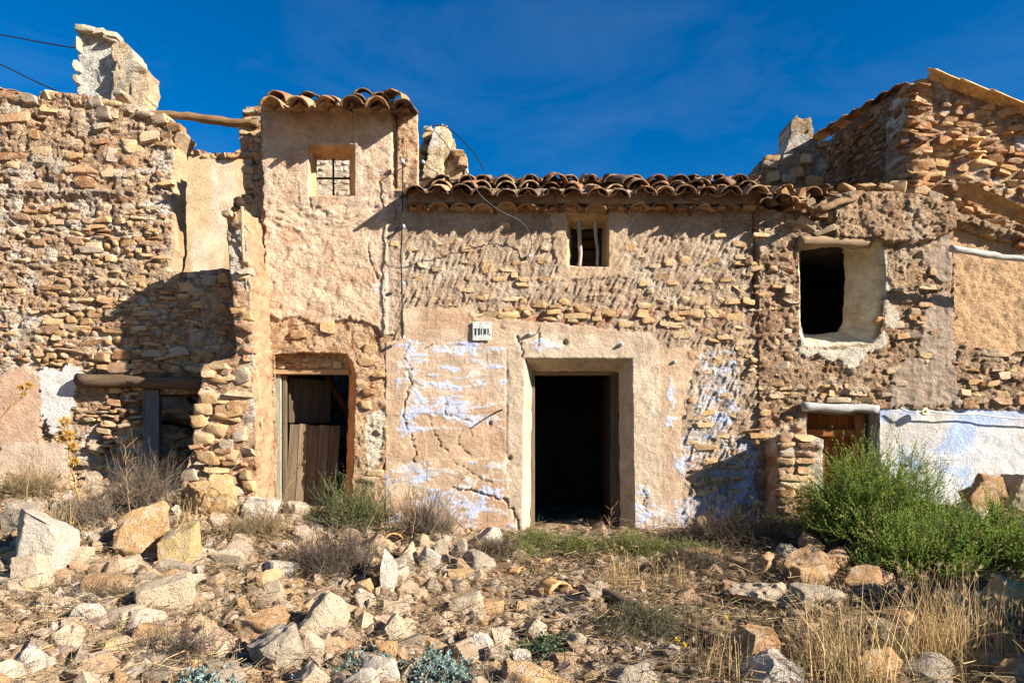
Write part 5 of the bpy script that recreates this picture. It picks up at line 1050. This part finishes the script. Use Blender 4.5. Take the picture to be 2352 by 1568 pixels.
# pebbles
mb = MB(); N = 11000
Y = 3.5+5.1*rg.uniform(0, 1, N)**1.15; X = rg.uniform(-.84, .84, N)*Y; pn = fbm(X*1.1, Y*1.1, 0, 4, 21)+rg.normal(0, .25, N); keep = (pn > -.18) & ((X < 2.2) | (rg.uniform(0,1,N) < .55)); X, Y = X[keep], Y[keep]; Z = gzn(X, Y)
for x, y, z in zip(X, Y, Z):
    V, Fc = PEBBLE[rg.integers(8)]; s_ = float(np.clip(rg.lognormal(-3.45, .6), .012, .12)); a = rg.uniform(0, 6.28); c, s2 = math.cos(a), math.sin(a)
    q = V*np.array([s_*rg.uniform(.8,1.5), s_, s_*rg.uniform(.5,.9)]); q = q @ np.array([[c,s2,0],[-s2,c,0],[0,0,1]]); mb.add(q+np.array([x, y, z+s_*.12]), [Fc], pick(PAL_ROCK if x < 1.5+rg.normal(0,.5) else PAL_BROWN_SHADE, rg, .2)*.74)
link('pebbles', mb.mesh('pebbles'), M_rubble, None, 'pale gravel and pebbles strewn over the slope', 'gravel', kind='stuff')
# rubble heaped against the left wall foot
mb = MB()
for i in range(4700):
    u = rg.uniform(-40, 2400) if i > 2400 else rg.uniform(-40, 1100); y = rg.uniform(3.8, 8.9); x = (u-CU)*y/F
    if u > 640 and y > 8.2 or rg.uniform() > dens(x, y): continue
    z = float(gzn(x, y)); V, Fc = LOWSTONE[rg.integers(10)]; s_ = float(np.clip(rg.lognormal(-2.75 if i > 1100 else -2.3, .45), .03, .26)); e_ = np.array(Euler(tuple(rg.normal(0,.6,3))).to_matrix())
    mb.add((V*np.array([s_*1.2, s_, s_*.75])) @ e_.T+np.array([x, y, z+rg.uniform(-.015,.025)]), [Fc], pick(PAL_ROCK if x < 1.3 else PAL_BROWN_SHADE, rg, .2)*.86)
link('rubble', mb.mesh('rubble', False), M_rubble, None, 'broken stone rubble banked over the slope and against the walls', 'rubble', kind='stuff')

# timber and tiles
gxyz = lambda u, v, dz=.03: (lambda h: (h[0], h[1], h[2]+dz))(hit(u, v))
log('fallen_log', gxyz(1330,1366,.05), gxyz(1648,1476,.04), .045, lin(132,108,84)*.7, None, 91, label='split weathered log lying across the path', cat='log', n=24, wob=.02, k=10)
log('fallen_log', gxyz(1400,1400,.03), gxyz(1560,1440,.04), .035, lin(118,94,70)*.65, None, 92, label='thinner broken stick beside the weathered log', cat='log', n=16, wob=.02)
def ground_tile(u, v, label, rz, sc=(1,.55,.8), rx=0., col=lin(214,160,104)):
    p = gxyz(u, v, .02); o = link('roof_tile', TILE[1], None, None, label, 'tile', 'fallen roof tiles', color=col*ALB); o.location = p; o.rotation_euler = (rx, 0, rz); o.scale = sc
ground_tile(1290, 1368, 'curved roof tile lying on the bare path before the doorway', .6, (1.05,.5,1.0), .15); ground_tile(1200, 1318, 'small tile fragment on the path left of the curved tile', 1.2, (.8,.3,.5)); ground_tile(1262, 1296, 'tile fragment closest to the doorway weeds', 1.4, (.6,.25,.4)); ground_tile(665, 1380, 'tile fragment beside the large pale boulder', .9, (.9,.4,.5), 0, lin(190,150,100)); ground_tile(905, 1245, 'tile fragment on the heap behind the white rock', .3, (.9,.5,.8))

# ---- strands
def ribbons(mb, P, wd, cols, taper=True):
    """P (N,k,3)"""
    N, k, _ = P.shape; T = np.gradient(P, axis=1); rv = rg.normal(0, 1, (N,1,3)); S = np.cross(T, rv); S /= np.linalg.norm(S, axis=2, keepdims=True)+1e-9
    wv = (wd.reshape(N,1,1) if np.ndim(wd) else wd)*(np.linspace(1, .25 if taper else 1, k)[None,:,None])
    A, B = P-S*wv/2, P+S*wv/2; V = np.stack([A, B], 2).reshape(-1, 3); b = np.arange(N)[:,None]*(2*k)+2*np.arange(k-1)[None]
    f = np.stack([b, b+1, b+3, b+2], -1).reshape(-1, 4); c = np.repeat(np.asarray(cols), 2*k, 0) if np.ndim(cols) == 2 else cols
    mb.add(V, [f], c)
def leaflets(mb, P, Dr, ln, wd, cols):
    N = len(P); Dr = Dr/(np.linalg.norm(Dr, axis=1, keepdims=True)+1e-9); S = np.cross(Dr, rg.normal(0, 1, (N,3))); S /= np.linalg.norm(S, axis=1, keepdims=True)+1e-9
    L_ = np.reshape(ln, (-1,1)); W_ = np.reshape(wd, (-1,1))
    V = np.stack([P, P+Dr*L_*.5+S*W_/2, P+Dr*L_, P+Dr*L_*.5-S*W_/2], 1).reshape(-1, 3); f = np.arange(N*4).reshape(N, 4); mb.add(V, [f], np.repeat(cols, 4, 0))
def stems(N, base, spread, rad, up=.5, curve=.25, k=7, seedv=0):
    """stems from around base to the surface of an ellipsoid"""
    d = rg.normal(0, 1, (N,3)); d[:,2] = np.abs(d[:,2])*1.0+up*.3; d /= np.linalg.norm(d, axis=1, keepdims=True); tip = d*np.array(rad)*rg.uniform(.38, 1.12, (N,1))*(1+.3*fbm(d[:,:1]*1.8+base[0], d[:,1:2]*1.8, d[:,2:]*1.8, 2, 950))
    b0 = np.array([spread, spread, 0])*rg.normal(0, .5, (N,3)); t = np.linspace(0, 1, k)[None,:,None]
    P = b0[:,None]+(tip-b0)[:,None]*t; P[:,:,2] += (curve*np.array(rad)[2])*(np.sin(t*np.pi)[:,:,0])*(1-d[:,2:3])*.6; P[:,:,:2] += rg.normal(0, .015, (N,k,2))
    return P+np.array(base)
def jit(c, N, s=.2): return np.clip(np.asarray(c)*(1+rg.normal(0, s, (N,1)))*(1+rg.normal(0, .06, (N,3))), .005, .9)
def bush(name, base, rad, ns, leafcol, stemcol, label, cat='bush', twigs=4, nl=18, ll=.022, lw=.006, spread=.2, dry=.05, tl=.2, group=None, lowshade=True):
    e = empty(name, base, label, cat, group); B = np.array(base)
    P = stems(ns, (0,0,0), spread, rad); ms = MB(); ribbons(ms, P, .007, jit(stemcol, ns))
    ml = MB()
    for j in range(twigs+1):
        if j == 0: Q = P[:,2:]; Q = np.concatenate([Q, Q[:,-1:]+(Q[:,-1:]-Q[:,-2:-1])*.6+np.array([0,0,.02])], 1)
        else:
            i = rg.integers(2, P.shape[1]-1, ns); s0 = P[np.arange(ns), i]; dr = P[np.arange(ns), i+1]-s0; dr /= np.linalg.norm(dr, axis=1, keepdims=True)+1e-9; dr = dr*.6+rg.normal(0, .5, (ns,3))+np.array([0,0,.55]); dr /= np.linalg.norm(dr, axis=1, keepdims=True)
            L_ = rg.uniform(.5, 1.2, (ns,1,1))*tl; t = np.linspace(0, 1, 4)[None,:,None]; Q = s0[:,None]+dr[:,None]*t*L_+np.array([0,0,.12])*t*t*L_
            ribbons(ms, Q, .004, jit(stemcol, ns))
        k = Q.shape[1]; tt = rg.uniform(.1, 1, (ns, nl))*(k-1.001); i = tt.astype(int); f = (tt-i)[...,None]; r_ = np.arange(ns)[:,None]; pts = Q[r_, i]*(1-f)+Q[r_, i+1]*f; ax = Q[r_, i+1]-Q[r_, i]; ax /= np.linalg.norm(ax, axis=2, keepdims=True)+1e-9
        dr = ax*.7+rg.normal(0, .55, ax.shape); pts = pts.reshape(-1,3); dr = dr.reshape(-1,3); n_ = len(pts)
        c = jit(leafcol, n_, .30); dm = rg.uniform(0, 1, n_) < dry; c[dm] = jit(stemcol, int(dm.sum()))
        leaflets(ml, pts, dr, rg.uniform(.7, 1.3, n_)*ll, lw, c)
    o = link('stems', ms.mesh('stems'), M_leaf, e); o.location = base; o = link('foliage', ml.mesh('foliage'), M_leaf, e); o.location = base
    return e
def feather(name, base, rad, ns, col, tipc, stemc, label, per=4, nl=36, sl=(.16,.34), ll=.021, lw=.008, spread=.3, seed=0):
    e = empty(name, base, label, 'bush', 'feathery green bushes'); d = rg.normal(0, 1, (ns,3)); d[:,2] = np.abs(d[:,2])+.12; d /= np.linalg.norm(d, axis=1, keepdims=True)
    lob = 1+.34*fbm(d[:,0]*1.6+seed, d[:,1]*1.6, d[:,2]*1.6, 3, 900+seed); tip = d*np.array(rad)*(rg.uniform(.35, .92, ns)*lob)[:,None]; b0 = rg.normal(0, .5, (ns,3))*np.array([spread, spread, 0]); t = np.linspace(0, 1, 7)[None,:,None]
    P = b0[:,None]+(tip-b0)[:,None]*t; P[:,:,2] += .14*rad[2]*np.sin(t*np.pi)[:,:,0]*(1-d[:,2:3]); ms = MB(); ml = MB(); ribbons(ms, P, .008, jit(stemc, ns))
    for j in range(per):
        k = rg.integers(3, 7, ns) if j else np.full(ns, 6); s0 = P[np.arange(ns), k]; dr = d*.9+np.array([0,0,.42])+rg.normal(0, .48, (ns,3)); dr /= np.linalg.norm(dr, axis=1, keepdims=True)
        L_ = rg.uniform(*sl, ns)[:,None,None]; tt = np.linspace(0, 1, 6)[None,:,None]; bend = rg.normal(0, .25, (ns,1,3))+np.array([0,0,.22]); Q = s0[:,None]+dr[:,None]*tt*L_+bend*tt*tt*L_; ribbons(ms, Q, .004, jit(np.array(col)*.8, ns))
        u_ = rg.uniform(0, 1, (ns, nl)); q = u_*4.999; i = q.astype(int); f = (q-i)[...,None]; r_ = np.arange(ns)[:,None]; pts = Q[r_, i]*(1-f)+Q[r_, i+1]*f; ax = Q[r_, i+1]-Q[r_, i]; ax /= np.linalg.norm(ax, axis=2, keepdims=True)+1e-9
        dd = ax*.75+rg.normal(0, .5, ax.shape); n_ = ns*nl; m_ = (u_*.85+.15*rg.uniform(0,1,u_.shape)).reshape(-1,1)**1.5; c = (np.array(col)*(1-m_)+np.array(tipc)*m_)*(1+rg.normal(0,.16,(n_,1)))*np.repeat(1+rg.normal(0,.18,(ns,1)), nl, 0)
        dead = np.repeat(rg.uniform(0,1,ns) < .05, nl); c[dead] = jit((.30,.20,.09), int(dead.sum()))
        leaflets(ml, pts.reshape(-1,3), dd.reshape(-1,3), (ll*(1.25-.6*u_)).reshape(-1), lw, np.clip(c, .01, .9))
    o = link('stems', ms.mesh('stems'), M_leaf, e); o.location = base; o = link('foliage', ml.mesh('foliage'), M_leaf, e); o.location = base
GREEN = np.array((.17,.25,.04)); GREEN2 = np.array((.06,.10,.025)); DRYC = np.array((.26,.19,.10)); TWIG = np.array((.14,.105,.075)); STRAW = np.array((.46,.325,.17))
GC, GT = (.095,.145,.022), (.34,.41,.085)
feather('green_bush', (at(2000,0,7.2)[0], 7.2, -1.12), (.95,.8,1.02), 600, GC, GT, (.13,.10,.04), 'big feathery bright green bush before the low brown door', per=5, spread=.35, seed=3)
feather('green_bush', (at(2310,0,6.3)[0], 6.3, -1.24), (.95,.6,.55), 280, GC, GT, (.13,.10,.04), 'lower sprawling green bush at the right edge among rocks', per=5, spread=.35, sl=(.12,.28), seed=7)
feather('green_bush', (at(2130,0,6.25)[0], 6.25, -1.30), (.8,.5,.5), 230, GC, GT, (.13,.10,.04), 'small green bush between the big feathery bush and the sprawling one', per=5, spread=.3, sl=(.12,.26), seed=11)
bush('olive_bush', (at(812,0,7.7)[0], 7.7, -1.12), (.62,.42,.72), 380, GREEN2, (.28,.21,.12), 'dark green heather like bush with dry stems before the plank door', nl=20, twigs=4, ll=.018, lw=.005, spread=.3, dry=.15, tl=.16)
bush('dry_bush', (at(980,0,7.6)[0], 7.6, -1.2), (.58,.35,.62), 260, DRYC*.7, TWIG, 'grey brown dry twiggy bush right of the dark green bush', nl=6, twigs=7, ll=.010, lw=.004, spread=.3, tl=.18)
bush('dry_bush', (at(325,0,7.3)[0], 7.3, -.86), (.58,.4,.74), 300, DRYC*.7, TWIG*1.1, 'dry grey twiggy bush under the lintelled window of the left house', nl=6, twigs=7, ll=.010, lw=.004, spread=.3, tl=.2)
bush('dry_bush', (at(765,0,6.1)[0], 6.1, -1.30), (.56,.4,.50), 380, TWIG*.9, TWIG*.85, 'dense dark dry bush above the large pale boulder', nl=8, twigs=8, ll=.010, lw=.004, spread=.35, tl=.14)
bush('dry_bush', (at(1690,0,7.5)[0], 7.5, -1.2), (.7,.4,.42), 260, DRYC*.5, TWIG*.8, 'dark dry weeds in shade at the foot of the buttress', nl=8, twigs=6, ll=.012, lw=.004, spread=.5, tl=.16)
bush('dry_bush', (at(70,0,7.9)[0], 7.9, -.72), (.45,.35,.42), 150, DRYC*.8, STRAW*.5, 'straw coloured dry weeds at the foot of the left wall', nl=6, twigs=6, ll=.010, lw=.004, spread=.4, tl=.2)
bush('dry_bush', (at(200,0,6.9)[0], 6.9, -.92), (.35,.3,.36), 130, DRYC*.8, TWIG*1.2, 'small dry weed at the base of the golden thistle', nl=6, twigs=6, ll=.010, lw=.004, spread=.4, tl=.16)
bush('dry_bush', (at(590,0,6.9)[0], 6.9, -1.05), (.4,.3,.34), 130, DRYC*.8, STRAW*.45, 'straw brown dry weed below the torn party wall', nl=6, twigs=6, ll=.010, lw=.004, spread=.4, tl=.16)
bush('dry_bush', (at(250,0,5.2)[0], 5.2, -1.30), (.55,.35,.16), 70, TWIG*.9, TWIG*.9, 'dark dry weed below the flat orange slab', nl=8, twigs=7, ll=.010, lw=.004, spread=.4, tl=.14)
bush('dry_bush', (at(400,0,4.5)[0], 4.5, -1.44), (.55,.35,.16), 70, TWIG*.9, TWIG*.9, 'dark dry weed at the bottom left above the blue green plant', nl=8, twigs=7, ll=.010, lw=.004, spread=.4, tl=.14)
bush('dry_bush', (at(1130,0,7.2)[0], 7.2, -1.26), (.3,.25,.26), 90, DRYC*.6, TWIG, 'small dry weed behind the bright pale rock', nl=6, twigs=6, ll=.010, lw=.004, spread=.4, tl=.12)
bush('dry_bush', (at(1600,0,6.6)[0], 6.6, -1.32), (.55,.35,.24), 170, DRYC*.5, TWIG*.8, 'brown dry weeds around the flat brown rock', nl=8, twigs=6, ll=.012, lw=.004, spread=.6, tl=.14)
bush('dry_bush', (at(1480,0,5.0)[0], 5.0, -1.44), (.5,.35,.20), 150, (.12,.13,.05), TWIG*.9, 'low dull green and brown weeds right of the path', nl=10, twigs=6, ll=.012, lw=.004, spread=.6, tl=.12)
# doorway weeds
for u, v, rx, rz, ns, lb in ((1225,1250,.32,.26,110,'green weed tuft at the left door jamb'),(1330,1262,.45,.20,130,'low green weeds across the door threshold'),(1440,1262,.38,.24,130,'green weed tuft at the right door jamb'),(1520,1275,.35,.22,110,'green weeds at the wall right of the doorway'),(1190,1275,.2,.14,60,'small green weed left of the threshold weeds'),(1600,1280,.4,.2,90,'dull green weeds beside the rounded porous stone')):
    x, D, g = hit(u, v); bush('weed', (x, D, g-.03), (rx, .25, rz), ns, (.16,.19,.05), (.20,.17,.06), lb, 'weed', twigs=3, nl=16, ll=.016, lw=.005, spread=.5, dry=.25, tl=.10, group='weeds at the doorway')
# blue green plants
for u, v, rx, rz, ns, lb in ((1000,1575,.24,.22,120,'blue green leafy plant at the bottom left of centre'),(485,1592,.20,.15,80,'blue green leafy plant at the bottom left'),(810,1560,.13,.14,45,'small blue green plant left of the white bottom rock'),(1260,1495,.16,.10,50,'small dark green weed below the bare path')):
    x, D, g = hit(u, v); bush('leafy_plant', (x, D, g-.02), (rx, .22, rz), ns, (.22,.30,.27) if 'blue' in lb else (.07,.11,.05), (.20,.2,.14), lb, 'plant', twigs=2, nl=14, ll=.022, lw=.015, spread=.4, tl=.06, group='low leafy plants')
# straw and dry grass
def grass(mb, X, Y, n_each, hgt, lean, wd, col, arch=.35, k=5):
    N = len(X)*n_each; x = np.repeat(X, n_each)+rg.normal(0, .06, N); y = np.repeat(Y, n_each)+rg.normal(0, .06, N); z = gzn(x, y)-.01
    h_ = rg.uniform(.3, 1.15, N)*hgt; a = rg.uniform(0, 6.28, N); l_ = np.abs(rg.normal(0, lean, N)); t = np.linspace(0, 1, k)[None]
    P = np.stack([x[:,None]+np.cos(a)[:,None]*(l_*h_)[:,None]*t**1.8, y[:,None]+np.sin(a)[:,None]*(l_*h_)[:,None]*t**1.8, z[:,None]+h_[:,None]*(t-arch*np.minimum(l_, 1.2)[:,None]*t*t)], -1)
    ribbons(mb, P, wd, jit(col, N, .25)); return P
mb = MB(); N = 2600; Y = rg.uniform(3.6, 8.3, N); X = rg.uniform(-.82, .82, N)*Y; kp = np.array([rg.uniform() < ((.85 if abs(x-.7) > .8 else .3) if x < 1.3 else .3) for x in X]); grass(mb, X[kp], Y[kp], 6, .16, .9, .005, STRAW*.8, k=4)
N = 18000; Y = 3.6+4.7*rg.uniform(0,1,N); X = rg.uniform(-.82,.82,N)*Y; a = rg.uniform(0,6.28,N); L_ = rg.uniform(.04,.22,N); Z = gzn(X, Y); t = np.linspace(-.5,.5,3)[None]; cv = rg.normal(0,.25,N)[:,None]
P = np.stack([X[:,None]+(np.cos(a)*L_)[:,None]*t-np.sin(a)[:,None]*L_[:,None]*cv*t*t*3, Y[:,None]+(np.sin(a)*L_)[:,None]*t, Z[:,None]+.02+.13*rg.uniform(0,1,N)[:,None]**2+(rg.normal(0,.25,N)*L_)[:,None]*t], -1)
ribbons(mb, P, .006, jit(STRAW*.62, N, .4))
N = 8000; Y = 3.6+4.7*rg.uniform(0,1,N); X = rg.uniform(-.82,.82,N)*Y; a = rg.uniform(0,6.28,N); L_ = rg.uniform(.04,.16,N); Z = gzn(X, Y)
P = np.stack([X[:,None]+(np.cos(a)*L_)[:,None]*t, Y[:,None]+(np.sin(a)*L_)[:,None]*t, Z[:,None]+.02+.04*rg.uniform(0,1,N)[:,None]+(rg.normal(0,.4,N)*L_)[:,None]*t], -1)
ribbons(mb, P, .006, jit(TWIG*.8, N, .3))
N = 700; Yc = rg.uniform(3.7, 8.0, N); Xc = rg.uniform(-.8, .8, N)*Yc; kp = fbm(Xc*.9, Yc*.9, 4, 3, 77)+rg.normal(0,.1,N)+.25*(Xc > 1.6)-.45*np.exp(-((Xc-.5)/.8)**2)*(Yc < 6.6) > -.12; Xc, Yc = Xc[kp], Yc[kp]; n_e = 30; N = len(Xc)*n_e
x = np.repeat(Xc, n_e)+rg.normal(0,.12,N); y = np.repeat(Yc, n_e)+rg.normal(0,.12,N); z = gzn(x, y); a = rg.uniform(0,6.28,N); L_ = rg.uniform(.06,.26,N); t5 = np.linspace(0,1,5)[None]; el = rg.uniform(0,1.0,N); cu = rg.normal(0,.7,N)
ang = a[:,None]+cu[:,None]*t5; P = np.stack([x[:,None]+np.cumsum(np.cos(ang),1)*(L_*np.cos(el)/5)[:,None], y[:,None]+np.cumsum(np.sin(ang),1)*(L_*np.cos(el)/5)[:,None], z[:,None]+.005+(L_*np.sin(el))[:,None]*(t5-.45*t5*t5)], -1)
ribbons(mb, P, .006, jit(np.array((.13,.09,.055)), N, .45))
link('dry_grass', mb.mesh('dry_grass'), M_leaf, None, 'dry straw and thin grass scattered over the slope', 'grass', kind='stuff')
def tuft(us, v, n_, hgt, lb, col=STRAW, lean=.36, heads=True):
    x, D, g = hit(us, v); e = empty('grass_tuft', (x, D, g), lb, 'grass tuft', 'tall dry grass tufts'); m = MB(); P = grass(m, np.full(8, x)+rg.normal(0,.10,8), np.full(8, D)+rg.normal(0,.10,8), max(6, int(n_*.62)), hgt, lean, .005, col, .2, 6); grass(m, np.full(8, x)+rg.normal(0,.14,8), np.full(8, D)+rg.normal(0,.12,8), n_, hgt*.4, 1.0, .005, np.asarray(col)*.7, .35, 4); o = link('blades', m.mesh('blades'), M_leaf, e)
    if heads:
        m = MB(); k = rg.uniform(0,1,len(P)) < .35; tip = P[k,-1]; dr = P[k,-1]-P[k,-2]; n2 = len(tip)
        for j in range(5): leaflets(m, tip, dr/np.linalg.norm(dr,axis=1,keepdims=True)+rg.normal(0,.28,(n2,3)), rg.uniform(.03,.06,n2), .004, jit(STRAW*1.05, n2))
        link('seed_heads', m.mesh('seed_heads'), M_leaf, e, kind='stuff')
for i, (u, v, n_, h_, lb) in enumerate(((1945,1600,26,.62,'tall straw tuft at the bottom left of the brown knobbly rock'),(2120,1560,34,.66,'densest tall golden grass tuft at the bottom right'),(2175,1545,30,.6,'golden grass tuft right of the densest one'),(1880,1540,18,.5,'thin straw tuft right of the white knobbly rock'),(2260,1500,16,.40,'sparse curly grass tuft near the right edge'),(2330,1540,16,.42,'curly grass tuft at the right edge of the picture'),(1415,1345,26,.32,'short golden tuft in front of the doorway weeds'),(1560,1350,16,.28,'short straw tuft right of the golden tuft'),(1640,1560,16,.40,'straw tuft left of the white knobbly rock'),(140,1230,18,.36,'straw tuft behind the tall pale slab'),(560,1240,18,.32,'straw tuft below the torn party wall'),(60,1140,18,.34,'straw tuft at the foot of the left wall'),(430,1215,14,.3,'straw tuft right of the big orange boulder'))):
    tuft(u, v, n_, h_, lb, np.array((.56,.39,.18))*(1. if h_ > .5 else .85))
# dry weed stalks
def stalk(pts, label, r=.005, heads=(), twig=12, col=(.33,.22,.11)):
    P = np.array([at(*p) for p in pts]); e = empty('dry_stalk', tuple(P[0]), label, 'weed'); n_ = len(P); t = np.linspace(0, n_-1, 16); Q = np.stack([np.interp(t, np.arange(n_), P[:,i]) for i in range(3)], 1); Q[1:-1] += rg.normal(0, .006, (14,3))
    m = MB(); m.tube(Q, np.linspace(r, r*.45, 16), 5, col)
    for i in range(twig):
        k = rg.integers(3, 15); L_ = rg.uniform(.05,.16); d = np.array([rg.normal(0,.6), rg.normal(0,.5), rg.uniform(.3,1)]); d /= np.linalg.norm(d); m.tube([Q[k], Q[k]+d*L_*.5, Q[k]+d*L_+np.array([0,0,.01])], [r*.5, r*.4, r*.25], 4, col)
    link('stem', m.mesh('stem', True), M_leaf, e)
    for (u, v, D, s_) in heads:
        m = MB(); c = np.array(at(u, v, D)); n2 = 150; d = rg.normal(0,1,(n2,3)); d[:,2] += .5; d /= np.linalg.norm(d,axis=1,keepdims=True); leaflets(m, c+d*s_*.3, d, rg.uniform(.6,1.1,n2)*s_, .010, jit((.52,.30,.06), n2, .25)); link('thistle_head', m.mesh('thistle_head'), M_leaf, e)
stalk([(195,1190,6.9),(175,1120,6.85),(160,1050,6.8),(150,985,6.8)], 'tall dry golden thistle with spiky heads near the left wall', .012, ((148,968,6.8,.055),(158,1000,6.78,.05),(140,1010,6.8,.045),(168,1025,6.8,.04),(172,1060,6.8,.04)), 14, (.40,.24,.09))
stalk([(-20,985,6.6),(20,940,6.6),(50,910,6.6),(66,888,6.6)], 'dry thistle stem leaning in from the left edge', .009, ((66,886,6.6,.04),(46,890,6.6,.028),(56,905,6.6,.025)), 5, (.40,.24,.09))
for pts, lb in (([(600,1250,6.9),(612,1150,6.9),(628,1060,6.9),(640,1000,6.9)],'thin dry stalk before the left jamb of the plank door'),([(630,1200,7.2),(660,1120,7.1),(680,1080,7.1),(702,1056,7.1)],'dry stalk leaning right across the plank door'),([(300,1180,7.0),(290,1100,6.9),(283,1020,6.9)],'dry stalk above the grey twiggy bush'),([(60,1150,7.4),(70,1060,7.4),(85,990,7.4)],'thin dry stalk at the pink plaster of the left wall'),([(470,1180,7.2),(480,1110,7.2),(478,1050,7.2)],'dry stalk before the stone buttress end'),([(980,1240,7.3),(1020,1170,7.3),(1060,1100,7.3),(1085,1080,7.3)],'bare twig rising from the grey brown dry bush'),([(945,1240,7.3),(955,1180,7.3),(948,1120,7.3)],'bare upright twig left in the grey brown dry bush'),([(1395,1240,8.3),(1400,1200,8.3),(1406,1165,8.3)],'single dry stem in the doorway')):
    stalk(pts, lb, .006)
# yellow flowers
for u, v, lb in ((1668,1417,'yellow flower left of the long rough rock'),(1556,1468,'yellow flower at the bottom right of the path'),(1572,1480,'lower of two yellow flowers beside the path'),(441,1266,'yellow flower on the yellow slab'),(436,1240,'small yellow flower above the yellow slab')):
    x, D, g = hit(u, v+22); D -= .1; c = np.array(at(u, v, D)); e = empty('yellow_flower', (c[0], c[1], g), lb, 'flower', 'yellow flowers'); m = MB(); m.tube([(c[0], c[1]+.02, g), tuple(c)], .003, 4, (.15,.16,.05)); link('stem', m.mesh('stem'), M_leaf, e)
    m = MB(); n2 = 26; d = rg.normal(0,1,(n2,3))*np.array([1,.6,1]); leaflets(m, np.repeat(c[None], n2, 0), d, .022, .012, jit((.75,.55,.01), n2, .1)); link('petals', m.mesh('petals'), M_leaf, e)
